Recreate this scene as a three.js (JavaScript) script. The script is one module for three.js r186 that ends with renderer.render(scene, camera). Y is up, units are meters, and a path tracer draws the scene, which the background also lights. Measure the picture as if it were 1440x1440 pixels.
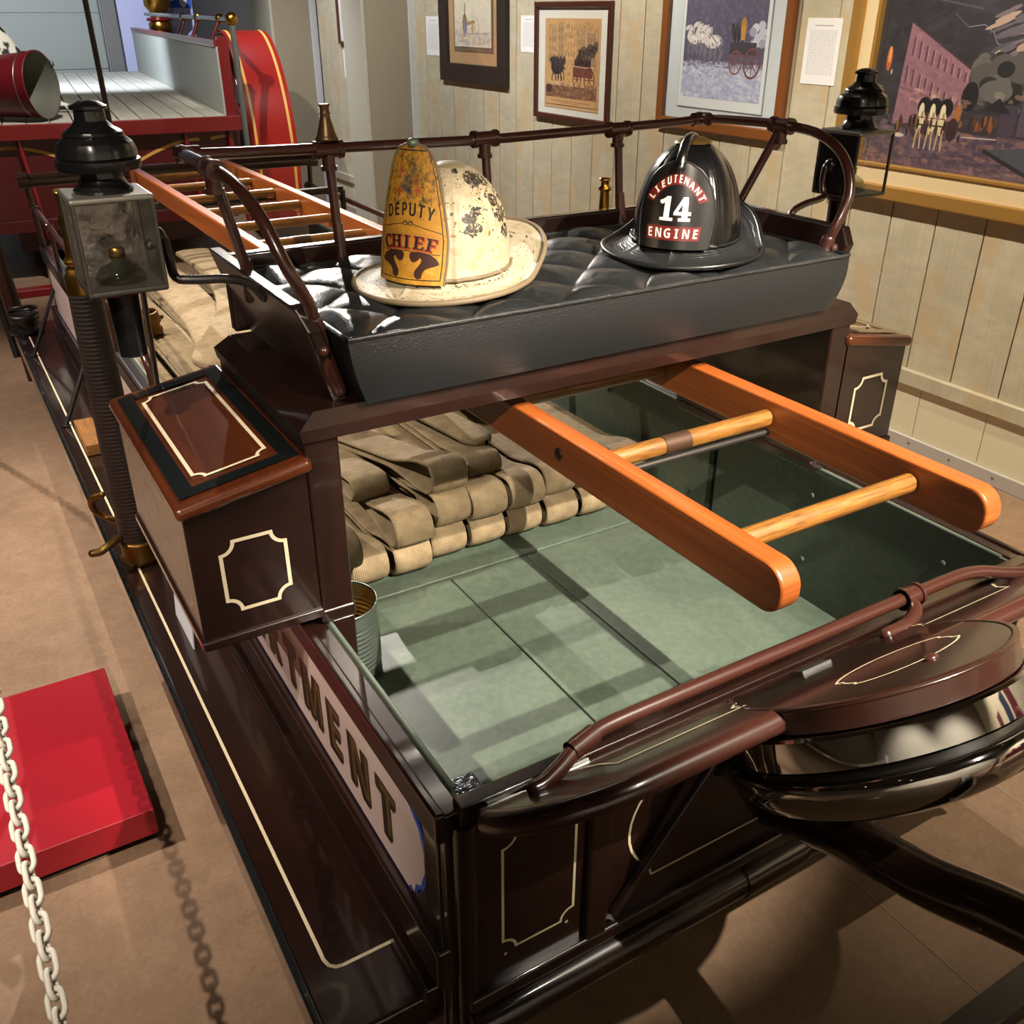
import * as THREE from 'three';
import { RoundedBoxGeometry } from 'three/addons/geometries/RoundedBoxGeometry.js';
import { mergeGeometries, mergeVertices, toCreasedNormals } from 'three/addons/utils/BufferGeometryUtils.js';
import { RectAreaLightUniformsLib } from 'three/addons/lights/RectAreaLightUniformsLib.js';
import { MarchingCubes } from 'three/addons/objects/MarchingCubes.js';

// ---------- camera, lights, exposure ----------
const scene = new THREE.Scene();
scene.background = new THREE.Color(0x000000);
const camera = new THREE.PerspectiveCamera(2 * Math.atan(720 / 1320) * 180 / Math.PI, 1, 0.05, 60);
camera.position.set(0, 1.68, 0);
camera.rotation.set(-28.15 * Math.PI / 180, -30.9 * Math.PI / 180, 0, 'YXZ');
scene.add(camera);
const renderer = new THREE.WebGLRenderer({ antialias: true });
renderer.toneMapping = THREE.LinearToneMapping;
renderer.toneMappingExposure = 1.0;
renderer.shadowMap.enabled = true;
RectAreaLightUniformsLib.init();
const V = (x, y, z) => new THREE.Vector3(x, y, z);
const CEIL = 3.35;
// track spotlights: [position, target, candela, cone degrees, colour, softness of edge]
const SPOTS = [
  [[1.5, 3.08, 0.66], [0.98, 0.5, -1.45], 70, 15, 0xfff1de, 0.35],
  [[1.5, 3.08, 1.33], [0.98, 0.7, -1.5], 58, 13, 0xfff1de, 0.35],
  [[-1.0, 3.08, 1.2], [0.95, 1.2, -1.55], 24, 13, 0xffeeda, 0.4],
  [[-0.62, 3.08, -0.1], [-0.42, 0, -2.1], 26, 24, 0xffeedc, 0.4],
  [[-2.0, 3.08, -0.6], [0.36, 0.6, -1.25], 20, 8.5, 0xffeedc, 0.6],
  [[-1.4, 3.08, -2.5], [0.25, 0.2, -2.85], 32, 29, 0xfff0e0, 0.45],
  [[-1.2, 3.08, -4.9], [0.3, 0.0, -4.4], 28, 34, 0xfff0e4, 0.5],
  [[0.5, 3.08, -3.9], [0.95, 1.0, -3.5], 17, 30, 0xfff0dc, 0.5],
  [[2.1, 3.08, -6.4], [0.85, 1.1, -2.0], 76, 22, 0xfff6ea, 0.5],
  [[1.9, 3.08, -2.1], [3.38, 0.7, -2.0], 28, 44, 0xfff0d8, 0.6],
  [[1.9, 3.08, -4.3], [3.38, 0.9, -4.3], 21, 44, 0xfff3e2, 0.6],
  [[1.9, 3.08, -5.9], [3.38, 0.9, -6.4], 19, 44, 0xf8f6f2, 0.6],
  [[2.1, 3.08, -8.0], [3.3, 0.9, -8.3], 18, 40, 0xf8f8ff, 0.6],
  [[2.6, 3.08, -0.6], [2.6, 0.0, -1.3], 20, 30, 0xffe9c9, 0.6],
  [[0.9, 3.08, -5.6], [1.4, 1.0, -7.6], 26, 40, 0xfff4ea, 0.5],
  [[0.9, 3.08, -9.6], [1.9, 0.9, -12.0], 60, 48, 0xe6ecff, 0.5],
  [[1.6, 3.08, 1.8], [3.38, 1.0, 1.9], 44, 48, 0xfff2e2, 0.5],
  [[-1.5, 3.08, 2.6], [-1.9, 1.3, 5.0], 30, 50, 0xfff4e8, 0.5],
  [[1.4, 3.08, 2.8], [1.2, 1.3, 5.0], 30, 50, 0xfff4e8, 0.5],
];

// ---------- helpers ----------
let seed = 7;
const rnd = () => { seed = (seed * 1664525 + 1013904223) >>> 0; return seed / 4294967296; };
const used = {};
const numbered = (n) => { if (!(n in used)) { used[n] = 0; return n; } used[n]++; return n + '_' + String(used[n]).padStart(3, '0'); };
function thing(name, label, category, group) {
  const o = new THREE.Group(); o.name = numbered(name); o.userData = { label, category };
  if (group) o.userData.group = group;
  scene.add(o); return o;
}
function part(name, geo, m, parent, label) {
  const g = Array.isArray(geo) ? merge(geo) : geo;
  const o = new THREE.Mesh(g, m); o.name = parent === scene ? numbered(name) : name;
  o.castShadow = o.receiveShadow = true;
  if (label) o.userData.label = label;
  parent.add(o); return o;
}
const single = (name, geo, m, label, category, group) => { const o = part(name, geo, m, scene); o.userData = { label, category }; if (group) o.userData.group = group; return o; };
const struct = (name, geo, m) => { const g = Array.isArray(geo) ? merge(geo) : geo; const o = new THREE.Mesh(g, m); o.name = name; o.castShadow = o.receiveShadow = true; o.userData = { kind: 'structure' }; scene.add(o); return o; };
function merge(list) {
  const l = list.map((g) => { g = g.index ? g.toNonIndexed() : g; for (const k of Object.keys(g.attributes)) if (!['position', 'normal', 'uv'].includes(k)) g.deleteAttribute(k); return g; });
  return mergeGeometries(l);
}
// rounded box given by its extents
function bx(x0, x1, y0, y1, z0, z1, r = 0.003, seg = 1) {
  const w = Math.abs(x1 - x0), h = Math.abs(y1 - y0), d = Math.abs(z1 - z0);
  const g = r > 0 ? new RoundedBoxGeometry(w, h, d, seg, Math.min(r, w / 2.01, h / 2.01, d / 2.01)) : new THREE.BoxGeometry(w, h, d);
  return g.translate((x0 + x1) / 2, (y0 + y1) / 2, (z0 + z1) / 2);
}
// eight-corner block: bottom ring then top ring, each counter-clockwise from above
function hexa(p) {
  const f = [[3, 2, 1, 0], [4, 5, 6, 7], [0, 1, 5, 4], [1, 2, 6, 5], [2, 3, 7, 6], [3, 0, 4, 7]], pos = [], uv = [];
  for (const q of f) for (const i of [0, 1, 2, 0, 2, 3]) { pos.push(...p[q[i]]); uv.push(0, 0); }
  const g = new THREE.BufferGeometry(); g.setAttribute('position', new THREE.Float32BufferAttribute(pos, 3)); g.setAttribute('uv', new THREE.Float32BufferAttribute(uv, 2)); g.computeVertexNormals(); return g;
}
const curve = (pts, t = 0.5) => new THREE.CatmullRomCurve3(pts.map((p) => V(...p)), false, 'catmullrom', t);
function tube(pts, r, n = 32, rad = 10, t = 0.5) {
  const c = curve(pts, t), g = new THREE.TubeGeometry(c, n, r, rad), list = [g];
  for (const k of [0, 1]) list.push(new THREE.SphereGeometry(r, rad, 6).translate(...c.getPoint(k).toArray()));
  return merge(list);
}
function rod(a, b, r, r2 = r, seg = 14) {
  const A = V(...a), B = V(...b), d = B.clone().sub(A), g = new THREE.CylinderGeometry(r2, r, d.length(), seg);
  g.applyQuaternion(new THREE.Quaternion().setFromUnitVectors(V(0, 1, 0), d.clone().normalize()));
  return g.translate(...A.add(B).multiplyScalar(0.5).toArray());
}
const lathe = (prof, seg = 40, p0, pl) => new THREE.LatheGeometry(prof.map((p) => new THREE.Vector2(...p)), seg, p0, pl);
function extr(shape, depth, bevel = 0, seg = 2, cs = 10) {
  return new THREE.ExtrudeGeometry(shape, { depth: depth - 2 * bevel, bevelEnabled: bevel > 0, bevelThickness: bevel, bevelSize: bevel, bevelOffset: -bevel, bevelSegments: seg, curveSegments: cs }).translate(0, 0, bevel);
}
const poly = (pts) => new THREE.Shape(pts.map((p) => new THREE.Vector2(...p)));
const basis = (o, u, v) => { const U = V(...u), W = V(...v); return new THREE.Matrix4().makeBasis(U, W, U.clone().cross(W)).setPosition(...o); };
// box-projected uv in metres divided by tile; u runs along axis g
function boxUV(geo, tu, tv, g = 'y') {
  const n = geo.index ? geo.toNonIndexed() : geo; n.computeVertexNormals === undefined;
  const p = n.attributes.position, nn = n.attributes.normal, uv = new Float32Array(p.count * 2), ax = 'xyz'.indexOf(g), off = rnd() * 5, of2 = rnd() * 5;
  for (let i = 0; i < p.count; i += 3) {
    const a = [0, 0, 0];
    for (let k = 0; k < 3; k++) { a[0] += Math.abs(nn.getX(i + k)); a[1] += Math.abs(nn.getY(i + k)); a[2] += Math.abs(nn.getZ(i + k)); }
    const dom = a.indexOf(Math.max(...a)); let ua = ax, va = [0, 1, 2].find((k) => k !== dom && k !== ax);
    if (dom === ax) { ua = (ax + 1) % 3; va = (ax + 2) % 3; }
    for (let k = 0; k < 3; k++) { const c = [p.getX(i + k), p.getY(i + k), p.getZ(i + k)]; uv[(i + k) * 2] = c[ua] / tu + off; uv[(i + k) * 2 + 1] = c[va] / tv + of2; }
  }
  n.setAttribute('uv', new THREE.BufferAttribute(uv, 2)); return n;
}
// ---------- procedural textures ----------
const H = new Uint8Array(65536); for (let i = 0; i < 65536; i++) H[i] = rnd() * 256;
const hash = (x, y) => H[((x * 73 + y * 8191) & 65535)] / 255;
function vn(x, y, px, py) {           // periodic value noise
  const xi = Math.floor(x), yi = Math.floor(y), fx = x - xi, fy = y - yi, sx = fx * fx * (3 - 2 * fx), sy = fy * fy * (3 - 2 * fy);
  const w = (a, m) => ((a % m) + m) % m, x0 = w(xi, px), x1 = w(xi + 1, px), y0 = w(yi, py), y1 = w(yi + 1, py);
  return (hash(x0, y0) * (1 - sx) + hash(x1, y0) * sx) * (1 - sy) + (hash(x0, y1) * (1 - sx) + hash(x1, y1) * sx) * sy;
}
function fbm(u, v, fx, fy, oct = 4) { let s = 0, a = 0.5, n = 0; for (let k = 0; k < oct; k++) { s += a * vn(u * fx, v * fy, fx, fy); n += a; a /= 2; fx *= 2; fy *= 2; } return s / n; }
function dtex(w, h, fn, srgb = true) {
  const d = new Uint8Array(w * h * 4);
  for (let y = 0; y < h; y++) for (let x = 0; x < w; x++) { const c = fn(x / w, y / h), i = (y * w + x) * 4; d[i] = c[0]; d[i + 1] = c[1]; d[i + 2] = c[2]; d[i + 3] = 255; }
  const t = new THREE.DataTexture(d, w, h); t.wrapS = t.wrapT = THREE.RepeatWrapping; t.magFilter = THREE.LinearFilter; t.minFilter = THREE.LinearMipmapLinearFilter; t.generateMipmaps = true;
  if (srgb) t.colorSpace = THREE.SRGBColorSpace; t.needsUpdate = true; return t;
}
const cl = (v) => Math.max(0, Math.min(255, v));
const mixc = (a, b, t) => a.map((v, i) => cl(v + (b[i] - v) * t));
function canvasTex(w, h, draw) {
  const c = document.createElement('canvas'); c.width = w; c.height = h; const g = c.getContext('2d'); draw(g, w, h);
  const t = new THREE.CanvasTexture(c); t.colorSpace = THREE.SRGBColorSpace; t.anisotropy = 8; return t;
}
const M = (color, rough, o = {}) => new THREE.MeshPhysicalMaterial({ color, roughness: rough, ...o });
// coarse brush noise and scratches for lacquer; fine grain for leather, paint, cloth
const bumpFine = dtex(256, 256, (u, v) => { const n = fbm(u, v, 32, 32, 3) * 255; return [n, n, n]; }, false);
const bumpSoft = dtex(256, 256, (u, v) => { const n = fbm(u, v, 6, 6, 4) * 255; return [n, n, n]; }, false);
const ladderTex = dtex(512, 256, (u, v) => { const n = fbm(u, v, 3, 40, 3), m = fbm(u + 0.3, v, 2, 6, 3), l = fbm(u, v, 8, 90, 2); return mixc([120, 58, 22], [180, 100, 44], 0.25 + n * 0.5 + (m - 0.5) * 0.9 + (l - 0.5) * 0.25); });
const rungTex = dtex(512, 128, (u, v) => { const n = fbm(u, v, 4, 30, 3), l = fbm(u, v, 16, 64, 2); return mixc([92, 57, 20], [166, 114, 50], n * 0.9 + (l - 0.5) * 0.7); });
const brownTex = dtex(512, 512, (u, v) => { const n = fbm(u, v, 4, 10, 4), l = fbm(u, v, 60, 60, 2); return mixc([24, 12, 9], [42, 22, 15], n * 0.8 + (l - 0.5) * 0.35); });
const greenTex = dtex(512, 512, (u, v) => { const n = fbm(u, v, 3, 3, 4), l = fbm(u, v, 90, 90, 2), s = fbm(u, v, 12, 3, 3); return mixc([70, 83, 71], [104, 115, 101], 0.15 + n * 0.5 + (l - 0.5) * 0.5 + (s - 0.5) * 0.3); });
const plankTex = dtex(512, 1024, (u, v) => { const n = fbm(u, v, 40, 6, 3), m = fbm(u, v, 5, 4, 4), l = fbm(u, v, 6, 160, 2), k = fbm(u + 0.5, v, 9, 5, 4); let c = mixc([164, 156, 134], [200, 192, 168], n * 0.5 + m * 0.5 + (l - 0.5) * 0.45); if (k > 0.56) c = mixc(c, [186, 160, 120], Math.min(0.5, (k - 0.56) * 3)); return c; });
const plankBump = dtex(512, 1024, (u, v) => { const n = cl((fbm(u, v, 48, 10, 3) * 0.55 + fbm(u, v, 8, 200, 2) * 0.45) * 255); return [n, n, n]; }, false);
const floorTex = dtex(1024, 1024, (u, v) => { const n = fbm(u, v, 5, 5, 5), l = fbm(u, v, 200, 200, 2), k = fbm(u, v, 40, 40, 3); return mixc([124, 99, 78], [158, 131, 106], n * 0.9 + (l - 0.5) * 0.5 + (k - 0.5) * 0.4); });
const hoseBump = dtex(256, 64, (u, v) => { const n = cl(128 + 90 * Math.sin(u * Math.PI * 2 * 20) + (fbm(u, v, 32, 32, 2) - 0.5) * 70); return [n, n, n]; }, false);
const hoseTex = dtex(256, 256, (u, v) => { const n = fbm(u, v, 5, 5, 4), s = 0.5 + 0.5 * Math.sin(u * Math.PI * 2 * 20), l = fbm(u, v, 64, 64, 2); return mixc([118, 102, 76], [170, 150, 116], n * 0.7 + s * 0.2 + (l - 0.5) * 0.35); });
const rep = (t, x, y) => { const c = t.clone(); c.repeat.set(x, y); c.needsUpdate = true; return c; };
// ---------- materials ----------
const MAT = {
  brown: M(0xffffff, 0.3, { map: brownTex, clearcoat: 1, clearcoatRoughness: 0.08, bumpMap: bumpSoft, bumpScale: 0.0003 }),
  brownPlain: M(0x2e1811, 0.3, { clearcoat: 1, clearcoatRoughness: 0.1 }),
  rail: M(0x3c1f18, 0.28, { clearcoat: 0.9, clearcoatRoughness: 0.15 }),
  black: M(0x14100e, 0.3, { clearcoat: 0.8, clearcoatRoughness: 0.12 }),
  iron: M(0x1b1615, 0.42, { clearcoat: 0.3 }),
  stripe: M(0xcfc3a4, 0.5),
  green: M(0xffffff, 0.46, { map: greenTex, bumpMap: bumpFine, bumpScale: 0.0004 }),
  leather: M(0x1b1d1e, 0.34, { clearcoat: 0.5, clearcoatRoughness: 0.32, bumpMap: rep(bumpFine, 8, 8), bumpScale: 0.0005 }),
  ladder: M(0xffffff, 0.32, { map: ladderTex, clearcoat: 0.5, clearcoatRoughness: 0.25 }),
  rung: M(0xffffff, 0.4, { map: rungTex, clearcoat: 0.3, clearcoatRoughness: 0.3 }),
  brass: M(0xb8893a, 0.28, { metalness: 1 }),
  brassOld: M(0x6b4d22, 0.42, { metalness: 0.9 }),
  chrome: M(0xd8d8d6, 0.05, { metalness: 1 }),
  steel: M(0x9a9a96, 0.35, { metalness: 1 }),
  lampMetal: M(0x18191a, 0.3, { metalness: 0.35, clearcoat: 0.6, clearcoatRoughness: 0.2 }),
  lampPlate: M(0x8c8a80, 0.4, { metalness: 0.7 }),
  pane: M(0xffffff, 0.03, { transmission: 1, thickness: 0, ior: 1.45 }),
  hose: M(0xffffff, 0.9, { map: hoseTex, bumpMap: hoseBump, bumpScale: 0.0011 }),
  plank: M(0xffffff, 0.8, { map: plankTex, bumpMap: plankBump, bumpScale: 0.0014 }),
  trim: M(0xb9b19c, 0.6),
  floor: M(0xffffff, 0.55, { map: floorTex, bumpMap: bumpFine, bumpScale: 0.0004 }),
  wallPlain: M(0x77736a, 0.85),
  ceiling: M(0x35332e, 0.95),
  white: M(0xd8d6d0, 0.5),
  red: M(0x6a1015, 0.3, { clearcoat: 0.6, clearcoatRoughness: 0.15 }),
  redDark: M(0x4a0f12, 0.35, { clearcoat: 0.5, clearcoatRoughness: 0.2 }),
  gold: M(0xc79a4a, 0.45),
};
// painted line: closed or open polyline in a plane, as a ribbon w wide
function ribbon(pts, w, closed, mtx) {
  const n = pts.length, pos = [], uv = [], L = [], R = [];
  for (let i = 0; i < n; i++) {
    const a = pts[(i - 1 + n) % n], b = pts[i], c = pts[(i + 1) % n];
    let d1 = [b[0] - a[0], b[1] - a[1]], d2 = [c[0] - b[0], c[1] - b[1]];
    if (!closed && i === 0) d1 = d2; if (!closed && i === n - 1) d2 = d1;
    const l1 = Math.hypot(...d1) || 1, l2 = Math.hypot(...d2) || 1, n1 = [-d1[1] / l1, d1[0] / l1], n2 = [-d2[1] / l2, d2[0] / l2];
    let m = [n1[0] + n2[0], n1[1] + n2[1]]; const ml = Math.hypot(...m) || 1; m = [m[0] / ml, m[1] / ml];
    const k = Math.min(2, 1 / Math.max(0.3, m[0] * n1[0] + m[1] * n1[1])) * w / 2;
    L.push([b[0] + m[0] * k, b[1] + m[1] * k]); R.push([b[0] - m[0] * k, b[1] - m[1] * k]);
  }
  for (let i = 0; i < (closed ? n : n - 1); i++) { const j = (i + 1) % n; for (const p of [R[i], R[j], L[j], R[i], L[j], L[i]]) { pos.push(p[0], p[1], 0); uv.push(0, 0); } }
  const g = new THREE.BufferGeometry(); g.setAttribute('position', new THREE.Float32BufferAttribute(pos, 3)); g.setAttribute('uv', new THREE.Float32BufferAttribute(uv, 2)); g.computeVertexNormals();
  return mtx ? g.applyMatrix4(mtx) : g;
}
function notched(x0, x1, y0, y1, r, lip = 0.15) {        // rectangle whose corners are scooped out
  const o = [], arc = (cx, cy, a0, a1) => { for (let k = 0; k <= 8; k++) { const a = a0 + (a1 - a0) * k / 8; o.push([cx + r * Math.cos(a), cy + r * Math.sin(a)]); } };
  const P = Math.PI, e = r * lip; 
  o.push([x0, y0 + r + e]); arc(x0, y0, P / 2, 0); o.push([x0 + r + e, y0]);
  o.push([x1 - r - e, y0]); arc(x1, y0, P, P / 2); o.push([x1, y0 + r + e]);
  o.push([x1, y1 - r - e]); arc(x1, y1, -P / 2, -P); o.push([x1 - r - e, y1]);
  o.push([x0 + r + e, y1]); arc(x0, y1, 0, -P / 2); o.push([x0, y1 - r - e]);
  return o;
}
// ---------- room ----------
const RX0 = -5.5, RX1 = 3.39, RZ0 = -13.4, RZ1 = 5.0;
const floorGeo = boxUV(new THREE.BoxGeometry(RX1 - RX0 + 0.3, 0.1, RZ1 - RZ0 + 0.2, 1, 1, 1).translate((RX0 + RX1) / 2, -0.05, (RZ0 + RZ1) / 2), 1.6, 1.6, 'x');
const floor = struct('floor', floorGeo, MAT.floor);
for (const x of [0.85, 1.375, 1.9, 2.43]) part('floor_joint', bx(x - 0.003, x + 0.003, -0.002, 0.0008, RZ0, RZ1, 0), M(0x8f806c, 0.7), floor);
struct('ceiling', new THREE.BoxGeometry(RX1 - RX0 + 0.3, 0.1, RZ1 - RZ0 + 0.2).translate((RX0 + RX1) / 2, CEIL + 0.05, (RZ0 + RZ1) / 2), MAT.ceiling);
const wallR = struct('wall_right', bx(RX1, RX1 + 0.12, 0, CEIL, RZ0, RZ1, 0), M(0x3f3b33, 0.9));
struct('wall_left', bx(RX0 - 0.12, RX0, 0, CEIL, RZ0, RZ1, 0), MAT.wallPlain);
struct('wall_front', bx(RX0, RX1, 0, CEIL, RZ1, RZ1 + 0.12, 0), M(0xb9b2a2, 0.85));
struct('wall_back', bx(RX0, RX1, 0, CEIL, RZ0 - 0.12, RZ0, 0), M(0xb9bedc, 0.8));
// boards of the panelled wall, one mesh each
const plankVariants = [];
for (let k = 0; k < 4; k++) plankVariants.push(boxUV(bx(0, 0.014, 0.33, CEIL, 0.0025, 0.2105, 0.003), 0.9, 0.45, 'y'));
function planks(z0, z1) { for (let z = z0, k = 0; z < z1 - 0.02; z += 0.213, k++) { const m = part('plank', plankVariants[k % 4], MAT.plank, wallR); m.position.set(RX1 - 0.014, 0, z); } }
planks(-7.081, 4.8); planks(-9.02, -7.4);
const lowVariants = []; for (let k = 0; k < 3; k++) lowVariants.push(boxUV(bx(0, 0.014, 0.05, 0.285, 0.001, 0.309, 0.003), 0.9, 0.6, 'y'));
for (let z = -9.12, k = 0; z < 4.6; z += 0.31, k++) part('plank', lowVariants[k % 3], M(0xd9d0b4, 0.6, { bumpMap: bumpFine, bumpScale: 0.0004 }), wallR).position.set(RX1 - 0.014, 0, z);
struct('trim_1', boxUV(bx(3.352, RX1, 0.282, 0.345, -9.1, 4.9, 0.004), 0.5, 0.5, 'z'), M(0xffffff, 0.7, { map: plankTex }));
const base = struct('baseboard_right', bx(3.366, RX1, 0, 0.06, -9.1, 4.9, 0.003), M(0xc9c9c8, 0.35, { metalness: 0.5 }));
for (let z = -6.9; z < 1; z += 0.2) part('screw', new THREE.SphereGeometry(0.006, 8, 5).scale(0.5, 1, 1).translate(3.365, 0.036, z), MAT.steel, base);
// piers standing out of the wall, with pale edge boards
function pier(n, z0, z1) {
  const p = struct('wall_pier_' + n, boxUV(bx(2.985, RX1, 0, CEIL, z1, z0, 0.002), 0.8, 0.8, 'y'), M(0x8d8470, 0.85, { bumpMap: plankBump, bumpScale: 0.001 }));
  part('edge_board', bx(2.965, 2.99, 0, CEIL, z1 - 0.02, z0 + 0.004, 0.003), M(0xa8a596, 0.6), p);
  part('corner_board', bx(3.33, 3.39, 0, CEIL, z0, z0 + 0.02, 0.003), M(0xb9bcbc, 0.5), p);
}
pier('east', -7.05, -7.4); pier('west', -9.1, -9.6);
// grey double doors at the far end and pale screen beside them
const dr = struct('door_1', bx(-1.6, 2.42, 0, 2.6, RZ0, RZ0 + 0.05, 0.004), M(0x8b9187, 0.55));
for (const [y0, y1] of [[0.1, 1.02], [1.05, 1.62], [1.65, 2.5]]) for (const [x0, x1] of [[-1.5, 0.3], [0.36, 2.28]]) part('panel', bx(x0, x1, y0, y1, RZ0 + 0.04, RZ0 + 0.062, 0.006), M(0x8b9187, 0.5), dr);
part('door_stile', bx(2.3, 2.46, 0, 2.6, RZ0 + 0.03, RZ0 + 0.09, 0.005), M(0x6f6e68, 0.5), dr);
part('edge_strip', rod([2.27, 0.3, RZ0 + 0.075], [2.27, 2.5, RZ0 + 0.075], 0.008), MAT.steel, dr);
// ---------- pictures ----------
const S = (g, c, w) => { g.strokeStyle = c; g.lineWidth = w; };
const blob = (g, x, y, rx, ry, c, a = 0) => { g.fillStyle = c; g.beginPath(); g.ellipse(x, y, rx, ry, a, 0, 7); g.fill(); };
const line = (g, pts, c, w) => { S(g, c, w); g.lineCap = 'round'; g.beginPath(); pts.forEach((p, i) => i ? g.lineTo(...p) : g.moveTo(...p)); g.stroke(); };
function speckle(g, w, h, n, cols, r0, r1, y0 = 0, y1 = 1, ang) { for (let k = 0; k < n; k++) { g.globalAlpha = 0.15 + rnd() * 0.35; blob(g, rnd() * w, (y0 + rnd() * (y1 - y0)) * h, r0 + rnd() * r1, (r0 + rnd() * r1) * 0.5, cols[Math.floor(rnd() * cols.length)], ang === undefined ? rnd() * 3 : ang); } g.globalAlpha = 1; }
function horse(g, x, y, s, c, c2) {   // a small painted horse, head to the left
  blob(g, x, y, 26 * s, 13 * s, c); blob(g, x - 20 * s, y - 14 * s, 8 * s, 17 * s, c, 0.5); blob(g, x - 31 * s, y - 27 * s, 10 * s, 5 * s, c, -0.5);
  for (const [dx, b] of [[-18, -8], [-10, 7], [14, -6], [21, 8]]) line(g, [[x + dx * s, y + 8 * s], [x + (dx + b) * s, y + 22 * s], [x + (dx + b * 0.4) * s, y + 36 * s]], c2, 4 * s);
  line(g, [[x + 25 * s, y - 4 * s], [x + 34 * s, y + 4 * s]], c2, 4 * s); line(g, [[x - 14 * s, y - 12 * s], [x + 4 * s, y + 8 * s]], '#4a3326', 2 * s);
}
function wheel2(g, x, y, r, c) { S(g, c, r * 0.16); g.beginPath(); g.ellipse(x, y, r * 0.85, r, 0, 0, 7); g.stroke(); for (let k = 0; k < 8; k++) line(g, [[x, y], [x + r * 0.85 * Math.cos(k * 0.785), y + r * Math.sin(k * 0.785)]], c, r * 0.08); }
const artShip = canvasTex(410, 512, (g, w, h) => {
  g.fillStyle = '#d3cab4'; g.fillRect(0, 0, w, h); speckle(g, w, h, 400, ['#c6bca2', '#ddd4bd', '#bdb5a2', '#cfc4aa'], 6, 22, 0, 1, 0.1);
  blob(g, 118, 400, 26, 52, '#8d7152'); blob(g, 122, 425, 20, 40, '#787a92'); line(g, [[120, 370], [121, 300]], '#6b5b4a', 9); line(g, [[150, 398], [225, 388]], '#a88551', 16); line(g, [[205, 440], [205, 330]], '#8d8678', 4); blob(g, 205, 425, 13, 30, '#b99a78'); speckle(g, 280, h, 60, ['#8d93a8', '#a58a6a', '#70686a'], 3, 10, 0.72, 0.9);
  line(g, [[40, 455], [395, 440]], '#a59a88', 5); speckle(g, w, h, 200, ['#a99c8c', '#9a9aa8', '#b9ac98', '#8e8a86'], 4, 16, 0.86, 0.98, 0.05);
});
const artEngine = canvasTex(512, 430, (g, w, h) => {
  g.fillStyle = '#c09868'; g.fillRect(0, 0, w, h); for (const [x, y, ww, hh, c] of [[20, 20, 90, 210, '#b48f66'], [120, 10, 60, 220, '#a88a68'], [190, 0, 110, 230, '#c9a06e'], [310, 30, 90, 200, '#b0906c'], [410, 60, 90, 160, '#9c8268']]) { g.fillStyle = c; g.fillRect(x, y, ww, hh); for (let yy = y + 20; yy < y + hh - 20; yy += 44) for (let xx = x + 10; xx < x + ww - 14; xx += 26) { g.fillStyle = 'rgba(70,56,44,0.35)'; g.fillRect(xx, yy, 10, 24); } }
  speckle(g, w, h, 420, ['#8f7450', '#cfa874', '#6f6358', '#b08557', '#7d6f5e'], 3, 14, 0, 0.6); for (let k = 0; k < 9; k++) blob(g, 500 - k * 20, 120 + (k % 3) * 16 + k * 4, 32, 20, 'rgba(44,40,40,0.55)');
  for (let k = 0; k < 12; k++) { blob(g, 60 + k * 12, 214 - (k % 3) * 8, 9, 24, ['#2c2a2e', '#3a2f30', '#4a4038'][k % 3]); blob(g, 300 + k * 13, 214 - (k % 2) * 12, 8, 26, ['#33262a', '#4d3630', '#2a2426'][k % 3]); }
  g.fillStyle = '#3a2a26'; g.fillRect(330, 140, 18, 110); g.fillStyle = '#74453a'; g.fillRect(280, 230, 190, 50); line(g, [[280, 226], [470, 232]], '#b8987a', 6); wheel2(g, 320, 290, 46, '#5e352c'); wheel2(g, 440, 290, 56, '#5e352c'); speckle(g, w, h, 60, ['#5a4038', '#8a6a56', '#3a2e2c'], 3, 9, 0.5, 0.72);
  horse(g, 110, 250, 1.9, '#26252b', '#1b1a1f'); horse(g, 140, 240, 1.7, '#322e33', '#242228'); blob(g, 120, 318, 90, 10, '#c4a67c');
  g.fillStyle = 'rgba(96,62,46,0.8)'; g.fillRect(0, 330, w, 62); speckle(g, w, h, 300, ['#9c7652', '#5b4034', '#b48760', '#7d5a44'], 3, 16, 0.74, 0.92, 0.05); blob(g, 30, 350, 40, 22, '#4a3230'); g.fillStyle = '#c09a6c'; g.fillRect(0, 396, w, 40); g.fillStyle = '#6b4b2f'; for (let x = 60; x < 450; x += 16) g.fillRect(x, 408, 11, 4); for (let x = 150; x < 360; x += 14) g.fillRect(x, 418, 9, 3);
});
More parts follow.
